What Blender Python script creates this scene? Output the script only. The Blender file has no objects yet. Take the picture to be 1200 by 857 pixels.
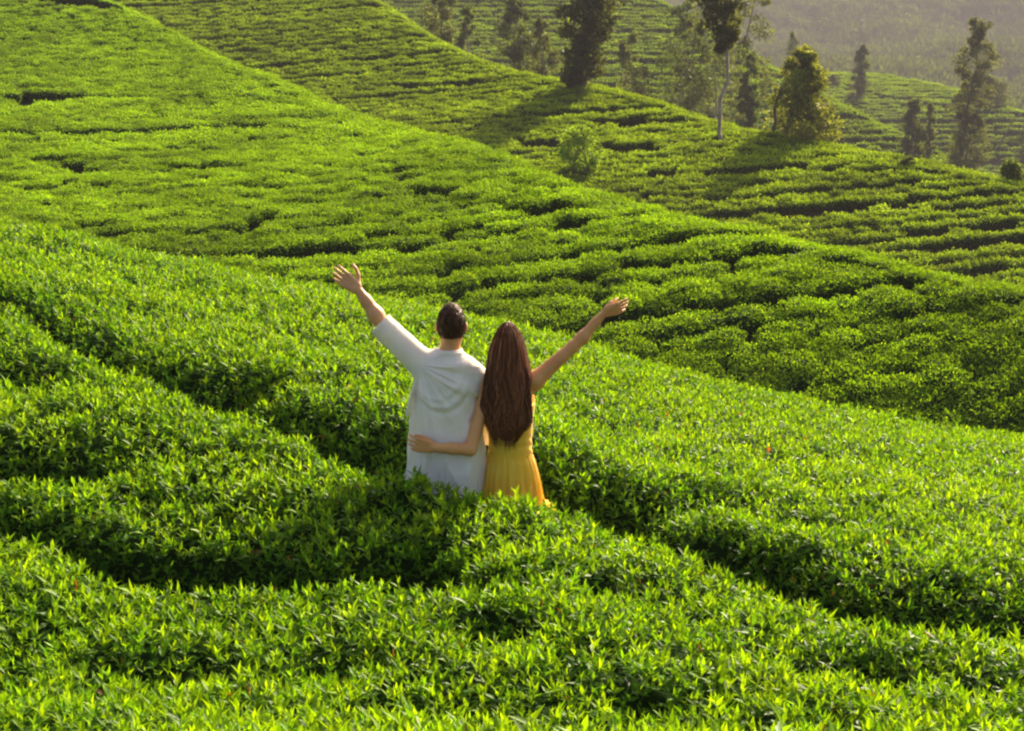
import bpy, bmesh, math, random
import numpy as np
from mathutils import Vector
rng = np.random.default_rng(7)
random.seed(7)
SC = bpy.context.scene
R = math.radians

# ------------------------------------------------------------------ camera, light, exposure
FPX, PITCH = 1667.0, R(10)
cam_d = bpy.data.cameras.new('camera'); cam = bpy.data.objects.new('camera', cam_d)
SC.collection.objects.link(cam); SC.camera = cam
cam_d.sensor_width = 36; cam_d.lens = 50.01; cam_d.clip_start = 0.1; cam_d.clip_end = 6000
cam.rotation_euler = (R(90)-PITCH, 0, 0)

SUN_DIR = Vector((0.44, 0.72, 0.52)).normalized()          # towards the sun
sun_el = math.asin(SUN_DIR.z); sun_az = math.atan2(SUN_DIR.x, SUN_DIR.y)
sd = bpy.data.lights.new('sun', 'SUN'); so = bpy.data.objects.new('sun', sd); SC.collection.objects.link(so)
sd.energy = 5.0; sd.angle = R(0.5); sd.color = (1.0, 0.84, 0.58)
so.rotation_euler = (-SUN_DIR).to_track_quat('-Z', 'Y').to_euler()
W = bpy.data.worlds.new('World'); SC.world = W; W.use_nodes = True
wn = W.node_tree.nodes; wn.clear()
sky = wn.new('ShaderNodeTexSky'); sky.sky_type = 'NISHITA'; sky.sun_disc = False
sky.sun_elevation = sun_el; sky.sun_rotation = sun_az; sky.dust_density = 6.0; sky.air_density = 0.6; sky.ozone_density = 0.3
bg = wn.new('ShaderNodeBackground'); bg.inputs['Strength'].default_value = 0.12
wo = wn.new('ShaderNodeOutputWorld')
W.node_tree.links.new(sky.outputs[0], bg.inputs[0]); W.node_tree.links.new(bg.outputs[0], wo.inputs[0])
SC.view_settings.view_transform = 'Standard'; SC.view_settings.look = 'None'
SC.view_settings.exposure = 1.6; SC.view_settings.gamma = 1.0
SC.cycles.max_bounces = 6; SC.cycles.diffuse_bounces = 3; SC.cycles.transmission_bounces = 4
SC.cycles.volume_bounces = 0; SC.cycles.glossy_bounces = 2
SC.cycles.filter_width = 2.3
SC.cycles.use_denoising = True

# ------------------------------------------------------------------ helpers
def link(o, parent=None):
    SC.collection.objects.link(o)
    if parent is not None: o.parent = parent
    return o
def tag(o, label=None, cat=None, group=None, kind=None):
    if label: o['label'] = label
    if cat: o['category'] = cat
    if group: o['group'] = group
    if kind: o['kind'] = kind
    return o
def empty(name, loc):
    o = bpy.data.objects.new(name, None); o.location = loc; o.empty_display_size = 0.2
    return link(o)
def mesh_from(name, V, F, mats, tint=None, smooth=False, mat_idx=None):
    """V (n,3) array, F list of arrays each (m,k) of the same k"""
    me = bpy.data.meshes.new(name)
    V = np.ascontiguousarray(V, dtype=np.float32)
    me.vertices.add(len(V)); me.vertices.foreach_set('co', V.ravel())
    if not isinstance(F, list): F = [F]
    F = [f for f in F if len(f)]
    nl = sum(f.size for f in F); nf = sum(len(f) for f in F)
    me.loops.add(nl); me.loops.foreach_set('vertex_index', np.concatenate([f.ravel() for f in F]).astype(np.int32))
    st = []; p = 0
    for f in F:
        st.append(p + np.arange(len(f))*f.shape[1]); p += f.size
    me.polygons.add(nf); me.polygons.foreach_set('loop_start', np.concatenate(st).astype(np.int32))
    if smooth: me.polygons.foreach_set('use_smooth', np.ones(nf, dtype=bool))
    if mat_idx is not None: me.polygons.foreach_set('material_index', np.asarray(mat_idx, dtype=np.int32))
    if tint is not None:
        a = me.attributes.new('tint', 'FLOAT_COLOR', 'POINT')
        c = np.ones((len(V), 4), dtype=np.float32); c[:, :3] = tint
        a.data.foreach_set('color', c.ravel())
    for m in (mats if isinstance(mats, (list, tuple)) else [mats]): me.materials.append(m)
    me.update(calc_edges=True); me.validate()
    return me
def obj(name, me, parent=None, loc=None):
    o = bpy.data.objects.new(name, me)
    if loc is not None: o.location = loc
    return link(o, parent)

def hsh(ix, iy, seed):
    n = (ix.astype(np.int64)*374761393 + iy.astype(np.int64)*668265263 + seed*974711) & 0xffffffff
    n = ((n ^ (n >> 13))*1274126177) & 0xffffffff
    return ((n ^ (n >> 16)) & 0xffff)/65535.0
def vnoise(x, y, s=1.0, seed=0):
    x = np.asarray(x, float)/s; y = np.asarray(y, float)/s
    ix = np.floor(x); iy = np.floor(y); fx = x-ix; fy = y-iy
    fx = fx*fx*(3-2*fx); fy = fy*fy*(3-2*fy)
    a = hsh(ix, iy, seed); b = hsh(ix+1, iy, seed); c = hsh(ix, iy+1, seed); d = hsh(ix+1, iy+1, seed)
    return (a*(1-fx)+b*fx)*(1-fy)+(c*(1-fx)+d*fx)*fy-0.5
def fbm(x, y, s, seed=0, o=3):
    r = 0; a = 1.0
    for i in range(o):
        r = r + a*vnoise(x, y, s/2**i, seed+i*17); a *= .5
    return r
def smin(a, b, k): 
    h = np.clip(.5+.5*(b-a)/k, 0, 1); return b*(1-h)+a*h-k*h*(1-h)
def smax(a, b, k): return -smin(-a, -b, k)
def sstep(a, b, x):
    t = np.clip((x-a)/(b-a), 0, 1); return t*t*(3-2*t)
def unit(a): return a/np.maximum(np.linalg.norm(a, axis=-1, keepdims=True), 1e-9)

cp, sp = math.cos(PITCH), math.sin(PITCH)
def slope(v):
    dv = (428.5-np.asarray(v, float))/FPX
    return (-sp+dv*cp)/(cp+dv*sp)
def v_of(s):            # inverse of slope
    s = np.asarray(s, float)
    dv = (s*cp+sp)/(cp-s*sp)
    return 428.5-dv*FPX
def u_of(t, v): return 600+np.asarray(t)*FPX*(cp+(428.5-np.asarray(v))/FPX*sp)
def P(u, v, y):
    dv = (428.5-v)/FPX; k = y/(cp+dv*sp)
    return Vector(((u-600)/FPX*k, y, (-sp+dv*cp)*k))
def t_of(u, v): return ((np.asarray(u, float)-600)/FPX)/(cp+(428.5-np.asarray(v, float))/FPX*sp)

def pchip(xk, yk, x):
    xk = np.asarray(xk, float); yk = np.asarray(yk, float)
    h = np.diff(xk); d = np.diff(yk)/h
    m = np.zeros(len(xk)); m[0] = d[0]; m[-1] = d[-1]
    for i in range(1, len(xk)-1):
        if d[i-1]*d[i] > 0:
            w1 = 2*h[i]+h[i-1]; w2 = h[i]+2*h[i-1]
            m[i] = (w1+w2)/(w1/d[i-1]+w2/d[i])
    x = np.asarray(x, float)
    i = np.clip(np.searchsorted(xk, x)-1, 0, len(h)-1)
    tt = (x-xk[i])/h[i]
    tc = np.clip(tt, 0, 1)
    r = ((1+2*tc)*(1-tc)**2)*yk[i]+tc*(1-tc)**2*h[i]*m[i]+tc*tc*(3-2*tc)*yk[i+1]+tc*tc*(tc-1)*h[i]*m[i+1]
    return r+np.where(tt < 0, (x-xk[0])*m[0], 0)+np.where(tt > 1, (x-xk[-1])*m[-1], 0)

# ------------------------------------------------------------------ the terrain (canopy surface of every slope)
AU = [-400, 0, 200, 400, 600, 800, 1000, 1200, 1600]
AY = [(5, 7, 9, 11, 14.5), (5, 7, 9, 11, 14.5), (5, 7, 8.9, 11, 14), (5, 7, 7.9, 9.3, 11, 13.5), (5, 7, 7.65, 9.2, 11, 13),
      (5, 7, 8.3, 9.4, 11, 12.8), (5, 7, 9, 11, 13), (5, 6.3, 7, 9, 11, 13), (5, 7, 9, 11, 13)]
AV = [(845, 590, 410, 310, 205), (857, 625, 445, 350, 266), (857, 632, 482, 392, 310), (857, 638, 546, 476, 415, 352),
      (857, 640, 584, 500, 446, 393), (857, 675, 590, 548, 500, 452), (857, 690, 590, 530, 492), (857, 735, 700, 610, 556, 521),
      (860, 720, 640, 600, 565)]
CREST = [a[-1] for a in AY]
YS = np.concatenate([np.linspace(1, 20, 191), np.linspace(20.25, 60, 160), np.linspace(60.5, 160, 200),
                     np.linspace(161, 420, 200), np.linspace(425, 1500, 216)])
TS = np.linspace(-0.9, 0.9, 541)
TT, YY = np.meshgrid(TS, YS, indexing='ij')
def surf_A():
    tk = t_of(AU, 560)
    cols = []
    for ys, vs in zip(AY, AV):
        cols.append(pchip(ys, np.array(ys)*slope(vs), YS))
    cols = np.array(cols)                                  # (cols, ny)
    Z = np.empty_like(TT); Yc = pchip(tk, CREST, TS)
    for j in range(len(YS)): Z[:, j] = pchip(tk, cols[:, j], TS)
    Z[YY < 5] = 0
    z5 = Z[:, np.searchsorted(YS, 5.0)]
    near = YY < 5
    Z = np.where(near, z5[:, None]+(5-YY)*0.30, Z)
    d = np.maximum(YY-Yc[:, None], 0)
    return Z-np.where(d < 2, d*d*0.11, 0.44+(d-2)*0.44), Yc
def surf_hill(prof_y, prof_v, ridge_u, ridge_v, g, k, c=0.02, c1=0.5):
    zc = pchip(prof_y, np.array(prof_y)*slope(prof_v), YY)
    v0 = v_of(zc/YY)
    u = u_of(TT, v0)
    for _ in range(3):
        vr = pchip(ridge_u, ridge_v, u)
        v = v0-g(u)
        ve = smax(v, vr, k)
        u = u_of(TT, ve)
    z = YY*slope(ve)
    inside = (v > vr)
    # distance past the ridge
    idx = np.where(inside, np.arange(len(YS))[None, :], 0).max(axis=1)
    yr = YS[idx]; d = np.maximum(YY-yr[:, None], 0)
    lim = c1/(2*c)
    return z-np.where(d < lim, c*d*d, c*lim*lim+c1*(d-lim)), yr
gB = lambda u: 0.11*np.log1p(np.exp((u-420)/90.))*90.
gC = lambda u: 0.06*(u-600)
gD = lambda u: 0.0*u
zA, yrA = surf_A()
zB, yrB = surf_hill([15, 23, 27.0, 30.6, 33.8, 36.6, 41, 46.3, 52.5, 60.5, 75, 86, 106], [1150, 700, 512, 402, 342, 300, 250, 205, 170, 134, 60, 0, -90],
                    [-300, -100, 130, 190, 250, 330, 400, 470, 540, 600, 640, 760, 900, 1050, 1200, 1500],
                    [-230, -110, 0, 30, 63, 95, 127, 148, 166, 188, 207, 247, 277, 312, 345, 410], gB, 14, 0.03, 0.5)
zC, yrC = surf_hill([54, 68, 74, 82, 93, 105, 122, 155], [520, 335, 275, 212, 150, 92, 0, -120],
                    [-200, 200, 300, 440, 500, 560, 610, 650, 700, 760, 850, 950, 1050, 1200, 1500],
                    [-400, -140, -80, 0, 40, 70, 86, 93, 101, 117, 146, 166, 184, 217, 280], gC, 8, 0.01, 0.35)
zD, yrD = surf_hill([120, 155, 185, 210, 245, 290], [380, 262, 190, 100, 10, -90],
                    [-200, 440, 790, 850, 900, 950, 1000, 1060, 1120, 1200, 1400],
                    [-400, -120, 10, 45, 77, 104, 132, 160, 192, 235, 320], gD, 5, 0.006, 0.35)
zE, yrE = surf_hill([190, 245, 275, 315, 350], [320, 215, 132, 88, 60],
                    [500, 850, 950, 1010, 1080, 1140, 1200, 1300, 1500],
                    [90, 86, 86, 87, 96, 112, 132, 150, 170], gD, 4, 0.004, 0.3)
zF, yrF = surf_hill([350, 450, 560, 800, 1000, 1250, 1400], [230, 180, 150, 80, 10, -80, -110],
                    [-800, 0, 400, 700, 900, 1100, 1300, 1700],
                    [-150, -260, -200, -150, -190, -120, -150, -90], gD, 12, 0.0006, 0.4)
zF = zF+(26*vnoise(TT*YY, YY, 120, 3)+13*vnoise(TT*YY, YY, 45, 5))*sstep(450, 700, YY)
allz = np.stack([zA, zB, zC, zD, zE, zF])
WHICH = allz.argmax(0); ZTOP = allz.max(0)
ZTOP = np.maximum(ZTOP, -25)
OFF = np.where(WHICH == 0, 0.78, np.where(WHICH == 1, .46, np.where(WHICH == 5, 2.0, .52)))
def lerp_grid(G, x, y):
    x = np.asarray(x, float); y = np.asarray(y, float)
    ye = np.clip(y, 1.0, 1499); t = np.clip(x/np.maximum(ye, 3.0), -0.899, 0.899)
    i = (t+0.9)/(TS[1]-TS[0]); i0 = np.clip(i.astype(int), 0, len(TS)-2); fi = i-i0
    j0 = np.clip(np.searchsorted(YS, ye)-1, 0, len(YS)-2); fj = (ye-YS[j0])/(YS[j0+1]-YS[j0])
    return (G[i0, j0]*(1-fi)+G[i0+1, j0]*fi)*(1-fj)+(G[i0, j0+1]*(1-fi)+G[i0+1, j0+1]*fi)*fj
def ztop(x, y): return lerp_grid(ZTOP, x, y)
ZG = ZTOP-OFF
def zground(x, y): return lerp_grid(ZG, x, y)
def which(x, y):
    t = np.clip(np.asarray(x)/np.maximum(y, 3.0), -0.899, 0.899)
    i0 = np.clip(np.round((t+0.9)/(TS[1]-TS[0])).astype(int), 0, len(TS)-1)
    return WHICH[i0, np.clip(np.searchsorted(YS, y), 0, len(YS)-1)]
def ray_y(u, v, y0=16.0, y1=1400):
    """first point where the ray through a pixel meets the ground beyond y0"""
    ys = np.concatenate([np.arange(y0, 160, .25), np.arange(160, y1, 1.0)])
    t = float(t_of(u, v)); s = float(slope(v))
    hit = np.nonzero(zground(t*ys, ys) > s*ys)[0]
    return ys[hit[0]] if len(hit) else None

# ------------------------------------------------------------------ materials
def mat(name):
    m = bpy.data.materials.new(name); m.use_nodes = True
    nt = m.node_tree; nt.nodes.clear()
    return m, nt, nt.nodes, nt.links
def leaf_mat(name, gain=1.0, rough=.46, spec=.12, trans=.5, tboost=(1.3, 1.15, .4), noise=8.0, vari=0.0):
    m, nt, N, L = mat(name)
    out = N.new('ShaderNodeOutputMaterial'); at = N.new('ShaderNodeAttribute'); at.attribute_name = 'tint'
    g = N.new('ShaderNodeNewGeometry'); nz = N.new('ShaderNodeTexNoise'); nz.inputs['Scale'].default_value = noise
    L.new(g.outputs['Position'], nz.inputs['Vector'])
    mr = N.new('ShaderNodeMapRange'); mr.inputs['From Min'].default_value = .3; mr.inputs['From Max'].default_value = .7
    mr.inputs['To Min'].default_value = .72*gain; mr.inputs['To Max'].default_value = 1.28*gain
    L.new(nz.outputs['Fac'], mr.inputs['Value'])
    oi = N.new('ShaderNodeObjectInfo'); m2 = N.new('ShaderNodeMapRange'); m2.inputs['To Min'].default_value = 1-vari; m2.inputs['To Max'].default_value = 1+vari
    L.new(oi.outputs['Random'], m2.inputs['Value']); mm = N.new('ShaderNodeMath'); mm.operation = 'MULTIPLY'
    L.new(mr.outputs[0], mm.inputs[0]); L.new(m2.outputs[0], mm.inputs[1]); mr = mm
    mu = N.new('ShaderNodeVectorMath'); mu.operation = 'SCALE'
    L.new(at.outputs['Color'], mu.inputs[0]); L.new(mr.outputs[0], mu.inputs['Scale'])
    b = N.new('ShaderNodeBsdfPrincipled'); b.inputs['Roughness'].default_value = rough
    b.inputs['Specular IOR Level'].default_value = spec
    L.new(mu.outputs[0], b.inputs['Base Color'])
    t2 = N.new('ShaderNodeVectorMath'); t2.operation = 'MULTIPLY'; t2.inputs[1].default_value = tboost
    L.new(mu.outputs[0], t2.inputs[0])
    tr = N.new('ShaderNodeBsdfTranslucent'); L.new(t2.outputs[0], tr.inputs['Color'])
    mx = N.new('ShaderNodeMixShader'); mx.inputs[0].default_value = trans
    L.new(b.outputs[0], mx.inputs[1]); L.new(tr.outputs[0], mx.inputs[2]); L.new(mx.outputs[0], out.inputs[0])
    return m
def noise_mat(name, c1, c2, scale, rough=.85, bump=.3, detail=6, stretch=(1, 1, 1), spec=.3, dist=.02, coords='Object', sheen=0, extra=None):
    m, nt, N, L = mat(name)
    out = N.new('ShaderNodeOutputMaterial'); b = N.new('ShaderNodeBsdfPrincipled')
    b.inputs['Roughness'].default_value = rough; b.inputs['Specular IOR Level'].default_value = spec
    tc = N.new('ShaderNodeTexCoord'); mp = N.new('ShaderNodeMapping'); mp.inputs['Scale'].default_value = stretch
    L.new(tc.outputs[coords], mp.inputs[0])
    nz = N.new('ShaderNodeTexNoise'); nz.inputs['Scale'].default_value = scale; nz.inputs['Detail'].default_value = detail
    L.new(mp.outputs[0], nz.inputs['Vector'])
    cr = N.new('ShaderNodeValToRGB'); cr.color_ramp.elements[0].position = .32; cr.color_ramp.elements[1].position = .68
    cr.color_ramp.elements[0].color = (*c1, 1); cr.color_ramp.elements[1].color = (*c2, 1)
    L.new(nz.outputs['Fac'], cr.inputs[0]); L.new(cr.outputs[0], b.inputs['Base Color'])
    if bump:
        bp = N.new('ShaderNodeBump'); bp.inputs['Strength'].default_value = bump; bp.inputs['Distance'].default_value = dist
        L.new(nz.outputs['Fac'], bp.inputs['Height']); L.new(bp.outputs[0], b.inputs['Normal'])
    if sheen: b.inputs['Sheen Weight'].default_value = sheen
    if extra: extra(b)
    L.new(b.outputs[0], out.inputs[0])
    return m
M = {}
M['soil'] = noise_mat('soil', (.012, .012, .004), (.028, .024, .010), 1.5, .95, .6, 10, spec=.05, coords='Object')
M['canopy_core'] = noise_mat('canopy_core', (.005, .014, .002), (.014, .034, .004), 14, .95, .6, 5, spec=.02)  # near-black green, shade between the leaves painted into the inner shell
M['tea_leaf'] = leaf_mat('tea_leaf')
M['slope_leaf'] = leaf_mat('slope_leaf', rough=.55, spec=.12, noise=.25, vari=.22)
M['tree_leaf'] = leaf_mat('tree_leaf', rough=.6, spec=.12, trans=.42, noise=.8)
M['bark'] = noise_mat('bark', (.06, .045, .03), (.16, .12, .085), 6, .9, .5, 6, (1, 1, .25))
M['pale_bark'] = noise_mat('pale_bark', (.22, .18, .13), (.42, .36, .28), 5, .85, .4, 6, (1, 1, .3))
def skin_extra(b):
    b.inputs['Subsurface Weight'].default_value = .12; b.inputs['Subsurface Radius'].default_value = (.02, .008, .004)
M['skin_man'] = noise_mat('skin_man', (.60, .285, .11), (.68, .34, .145), 9, .5, .08, 4, dist=.004, extra=skin_extra)
M['skin_woman'] = noise_mat('skin_woman', (.60, .27, .085), (.68, .33, .12), 9, .48, .08, 4, dist=.004, extra=skin_extra)
def cloth_mat(name, c1, c2, tcol, trans, weave=420):
    m, nt, N, L = mat(name)
    out = N.new('ShaderNodeOutputMaterial'); b = N.new('ShaderNodeBsdfPrincipled'); b.inputs['Roughness'].default_value = .85
    b.inputs['Specular IOR Level'].default_value = .15; b.inputs['Sheen Weight'].default_value = .25
    tc = N.new('ShaderNodeTexCoord'); nz = N.new('ShaderNodeTexNoise'); nz.inputs['Scale'].default_value = 16; nz.inputs['Detail'].default_value = 6
    L.new(tc.outputs['Object'], nz.inputs['Vector'])
    cr = N.new('ShaderNodeValToRGB'); cr.color_ramp.elements[0].position = .35; cr.color_ramp.elements[1].position = .65
    cr.color_ramp.elements[0].color = (*c1, 1); cr.color_ramp.elements[1].color = (*c2, 1)
    L.new(nz.outputs['Fac'], cr.inputs[0]); L.new(cr.outputs[0], b.inputs['Base Color'])
    n2 = N.new('ShaderNodeTexNoise'); n2.inputs['Scale'].default_value = weave; n2.inputs['Detail'].default_value = 2
    mp = N.new('ShaderNodeMapping'); mp.inputs['Scale'].default_value = (1, 1, .35)
    L.new(tc.outputs['Object'], mp.inputs[0]); L.new(mp.outputs[0], n2.inputs['Vector'])
    bp = N.new('ShaderNodeBump'); bp.inputs['Strength'].default_value = .35; bp.inputs['Distance'].default_value = .002
    L.new(n2.outputs['Fac'], bp.inputs['Height'])
    L.new(bp.outputs[0], b.inputs['Normal'])
    tr = N.new('ShaderNodeBsdfTranslucent'); tr.inputs[0].default_value = (*tcol, 1)
    mx = N.new('ShaderNodeMixShader'); mx.inputs[0].default_value = trans
    L.new(b.outputs[0], mx.inputs[1]); L.new(tr.outputs[0], mx.inputs[2]); L.new(mx.outputs[0], out.inputs[0])
    return m
M['shirt'] = cloth_mat('white_linen', (.93, .85, .70), (.95, .89, .77), (.9, .8, .62), .22)
M['dress'] = cloth_mat('yellow_cotton', (.93, .60, .045), (.96, .67, .08), (1, .62, .04), .30)
M['trousers'] = noise_mat('trousers', (.05, .055, .07), (.09, .095, .11), 30, .9, .2)
M['shoe'] = noise_mat('shoe', (.10, .06, .035), (.16, .10, .06), 20, .6, .2)
M['eye'] = noise_mat('eye', (.7, .68, .65), (.75, .73, .7), 20, .2, 0)
M['pupil'] = noise_mat('pupil', (.02, .012, .008), (.03, .02, .01), 20, .2, 0)
def hair_mat(name):
    m, nt, N, L = mat(name)
    out = N.new('ShaderNodeOutputMaterial'); at = N.new('ShaderNodeAttribute'); at.attribute_name = 'tint'
    b = N.new('ShaderNodeBsdfPrincipled'); b.inputs['Roughness'].default_value = .5; b.inputs['Specular IOR Level'].default_value = .3
    b.inputs['Specular Tint'].default_value = (.9, .62, .4, 1)
    L.new(at.outputs['Color'], b.inputs['Base Color']); L.new(b.outputs[0], out.inputs[0])
    return m
M['hair'] = hair_mat('hair')

# ------------------------------------------------------------------ ground sheet
def build_ground():
    ys = np.concatenate([np.linspace(-60, 1.2, 20), np.linspace(1.5, 20, 186), np.linspace(20.4, 60, 100), np.linspace(61, 160, 140),
                         np.linspace(162, 420, 110), np.linspace(430, 1490, 90)])
    ss = np.linspace(-.85, .85, 261)
    S, Y = np.meshgrid(ss, ys, indexing='ij'); X = S*(np.maximum(Y, 0)*1.0+6)
    Z = zground(X, Y)+np.where(Y < 20, .04*fbm(X, Y, .5, 9), .1*fbm(X, Y, 2.0, 9))*1.0
    Z = np.where(Y < 1.2, zground(X, np.full_like(Y, 1.2))+0.0*Y+(1.2-Y)*.06, Z)
    V = np.stack([X, Y, Z], -1).reshape(-1, 3)
    n0, n1 = X.shape
    I = np.arange(n0*n1).reshape(n0, n1)
    F = np.stack([I[:-1, :-1], I[1:, :-1], I[1:, 1:], I[:-1, 1:]], -1).reshape(-1, 4)
    o = obj('ground', mesh_from('ground', V, F, M['soil'], smooth=True))
    tag(o, 'brown soil of the tea covered hillsides', kind='structure')
build_ground()

# ------------------------------------------------------------------ leaf meshes
def leaf_batch(pos, axis, nrm, ln, wd, col, fold=.25, curl=.15):
    """every leaf: base, left, right, tip, raised middle; 4 triangles"""
    axis = unit(axis); side = unit(np.cross(axis, nrm)); nrm = unit(np.cross(side, axis))
    ln = ln[:, None]; wd = wd[:, None]
    b = pos
    m = pos+axis*ln*.48-nrm*wd*fold*.6
    l = pos+axis*ln*.42+side*wd*.5+nrm*wd*fold*.5
    r = pos+axis*ln*.42-side*wd*.5+nrm*wd*fold*.5
    tp = pos+axis*ln-nrm*ln*curl
    V = np.stack([b, l, r, tp, m], 1).reshape(-1, 3)
    i = (np.arange(len(pos))*5)[:, None]
    F = np.concatenate([i+np.array([[0, 4, 1]]), i+np.array([[0, 2, 4]]), i+np.array([[4, 3, 1]]), i+np.array([[4, 2, 3]])], 0)
    return V, F, np.repeat(col, 5, axis=0)
def perp(a):
    r = np.where(np.abs(a[:, 2:3]) > .9, np.array([[1., 0, 0]]), np.array([[0, 0, 1.]]))
    e1 = unit(np.cross(a, r)); return e1, np.cross(a, e1)
YOUNG = np.array([.275, .445, .005]); MID = np.array([.105, .255, .005]); OLD = np.array([.040, .120, .006])
def shoots(pos, up, size, rg, vary=None, brown=.004):
    """tea shoots: an upright tip of small bright leaves over wider darker ones"""
    n = len(pos); Vs, Fs, Cs = [], [], []; base = 0
    e1, e2 = perp(up); ph0 = rg.uniform(0, 2*np.pi, n)
    bright = np.clip(rg.normal(.44, .28, n), 0, 1)
    if vary is not None: bright = np.clip(bright+vary, 0, 1)
    young = MID*(1-bright[:, None])+YOUNG*bright[:, None]
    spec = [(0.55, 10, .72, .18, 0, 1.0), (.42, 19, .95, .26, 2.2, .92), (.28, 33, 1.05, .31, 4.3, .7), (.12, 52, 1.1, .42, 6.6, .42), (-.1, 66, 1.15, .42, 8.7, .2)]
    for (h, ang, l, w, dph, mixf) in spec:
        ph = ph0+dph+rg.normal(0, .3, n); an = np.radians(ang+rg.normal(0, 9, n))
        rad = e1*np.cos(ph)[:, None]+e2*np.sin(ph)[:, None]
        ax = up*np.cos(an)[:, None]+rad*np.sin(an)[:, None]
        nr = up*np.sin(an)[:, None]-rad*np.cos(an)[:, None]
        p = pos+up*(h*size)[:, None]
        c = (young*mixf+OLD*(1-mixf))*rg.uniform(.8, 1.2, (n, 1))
        c[rg.random(n) < brown] = (.16, .07, .02)
        V, F, C = leaf_batch(p, ax, nr, size*l*rg.uniform(.8, 1.15, n), size*w*rg.uniform(.85, 1.2, n), c, curl=.12+.1*rg.random())
        Vs.append(V); Fs.append(F+base); Cs.append(C); base += len(V)
    return np.concatenate(Vs), np.concatenate(Fs), np.concatenate(Cs)
def join(parts):
    Vs, Fs, Cs = [], [], []; b = 0
    for V, F, C in parts:
        Vs.append(V); Fs.append(F+b); Cs.append(C); b += len(V)
    return np.concatenate(Vs), np.concatenate(Fs), np.concatenate(Cs)

# ------------------------------------------------------------------ the near hedges
def curve_pts(lst): return np.array([[float(t_of(u, 560))*y, y, w] for u, y, w in lst])
PATH1 = curve_pts([(-40, 11.2, -.12), (20, 10.8, .0), (80, 10.4, .10), (200, 9.6, .14), (370, 8.75, .18), (470, 8.25, .34), (600, 8.1, .36), (700, 7.95, .26),
                   (780, 7.62, .12), (850, 7.3, .10), (1000, 6.8, .24), (1090, 6.5, .40), (1200, 6.65, .26), (1330, 7.0, .2), (1500, 7.6, .2)])
PATH2 = curve_pts([(-300, 7.9, .15), (-100, 7.4, .12), (0, 7.12, .0), (90, 6.95, .06), (150, 6.75, .14), (230, 6.66, .17), (320, 6.66, .08), (400, 6.62, .03), (475, 6.6, .06),
                   (530, 6.5, -.03), (650, 6.25, -.16), (850, 5.9, -.14), (1000, 5.5, -.16), (1200, 5.2, -.14), (1500, 4.9, -.14)])
def path_dist(C, x, y):
    """distance to a path's edge (negative inside) and whether a point is on its far side"""
    best = np.full(x.shape, 1e9); far = np.zeros(x.shape, bool); raw = np.full(x.shape, 1e9)
    for a, b in zip(C[:-1], C[1:]):
        dx, dy = b[0]-a[0], b[1]-a[1]; L2 = dx*dx+dy*dy
        s = np.clip(((x-a[0])*dx+(y-a[1])*dy)/L2, 0, 1)
        d = np.hypot(x-a[0]-s*dx, y-a[1]-s*dy); w = a[2]+(b[2]-a[2])*s
        up = d < raw
        far = np.where(up, (x-a[0])*dy-(y-a[1])*dx < 0, far)
        best = np.where(up, d-w, best); raw = np.minimum(raw, d)
    return best, far
HOLLOWS = [(470, 6.72, .16, .5), (1178, 6.9, .2, .5), (10, 7.9, .22, .35), (75, 7.9, .18, .3), (940, 8.3, .2, .25), (1010, 5.6, .16, .3), (560, 5.9, .14, .3),
           (380, 5.6, .13, .25), (720, 6.6, .15, .25), (300, 9.9, .22, .25), (840, 8.6, .2, .25), (870, 7.6, .2, .3), (25, 9.2, .25, .3), (760, 5.3, .12, .3), (180, 5.5, .12, .3)]
def canopy(x, y):
    """height of the clipped hedge tops over the soil, and which hedge"""
    w1 = .10*vnoise(x, y, .45, 31)+.08*vnoise(x, y, .2, 33)
    d1, f1 = path_dist(PATH1, x, y); d2, f2 = path_dist(PATH2, x, y)
    d1 = d1+w1; d2 = d2+w1
    hid = np.where(f1, 0, np.where(f2, 1, 2))
    e1 = np.where(f1, .75, .20)+0*x
    e2 = np.where(f2, .32, .16)+0*x
    p1 = np.sqrt(np.clip(1-(1-np.clip(d1/e1, 0, 1))**2.2, 0, 1)); p2 = np.sqrt(np.clip(1-(1-np.clip(d2/e2, 0, 1))**2.2, 0, 1))
    # a path of negative width is only a shallow crease: never cut to the soil
    p = np.minimum(np.where(d1 > 0, p1, 0), np.where(d2 > 0, p2, 0))
    H = .78*p
    bumps = .085*fbm(x, y, .8, 41, 2)+.085*fbm(x, y, .30, 43, 2)
    far = sstep(8, 12, y)
    H = H+bumps*np.clip(H*2, 0, 1)*(1-.4*far)
    for u, yy, r, dep in HOLLOWS:
        hx = float(t_of(u, 560))*yy
        H = H-.6*dep*np.exp(-(((x-hx)/1.5)**2+(y-yy)**2)/(r*r))*np.clip(H*2, 0, 1)
    return np.maximum(H, 0), hid
def zcan(x, y): 
    H, hid = canopy(x, y); return zground(x, y)+H, H, hid
HEDGE_INFO = [('tall rounded tea hedge on the crest behind the embracing couple', 'back'),
              ('waist high tea hedge right in front of the couple, reaching to the left edge', 'middle'),
              ('nearest tea hedge with long bright shoots along the bottom of the view', 'front')]
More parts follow.
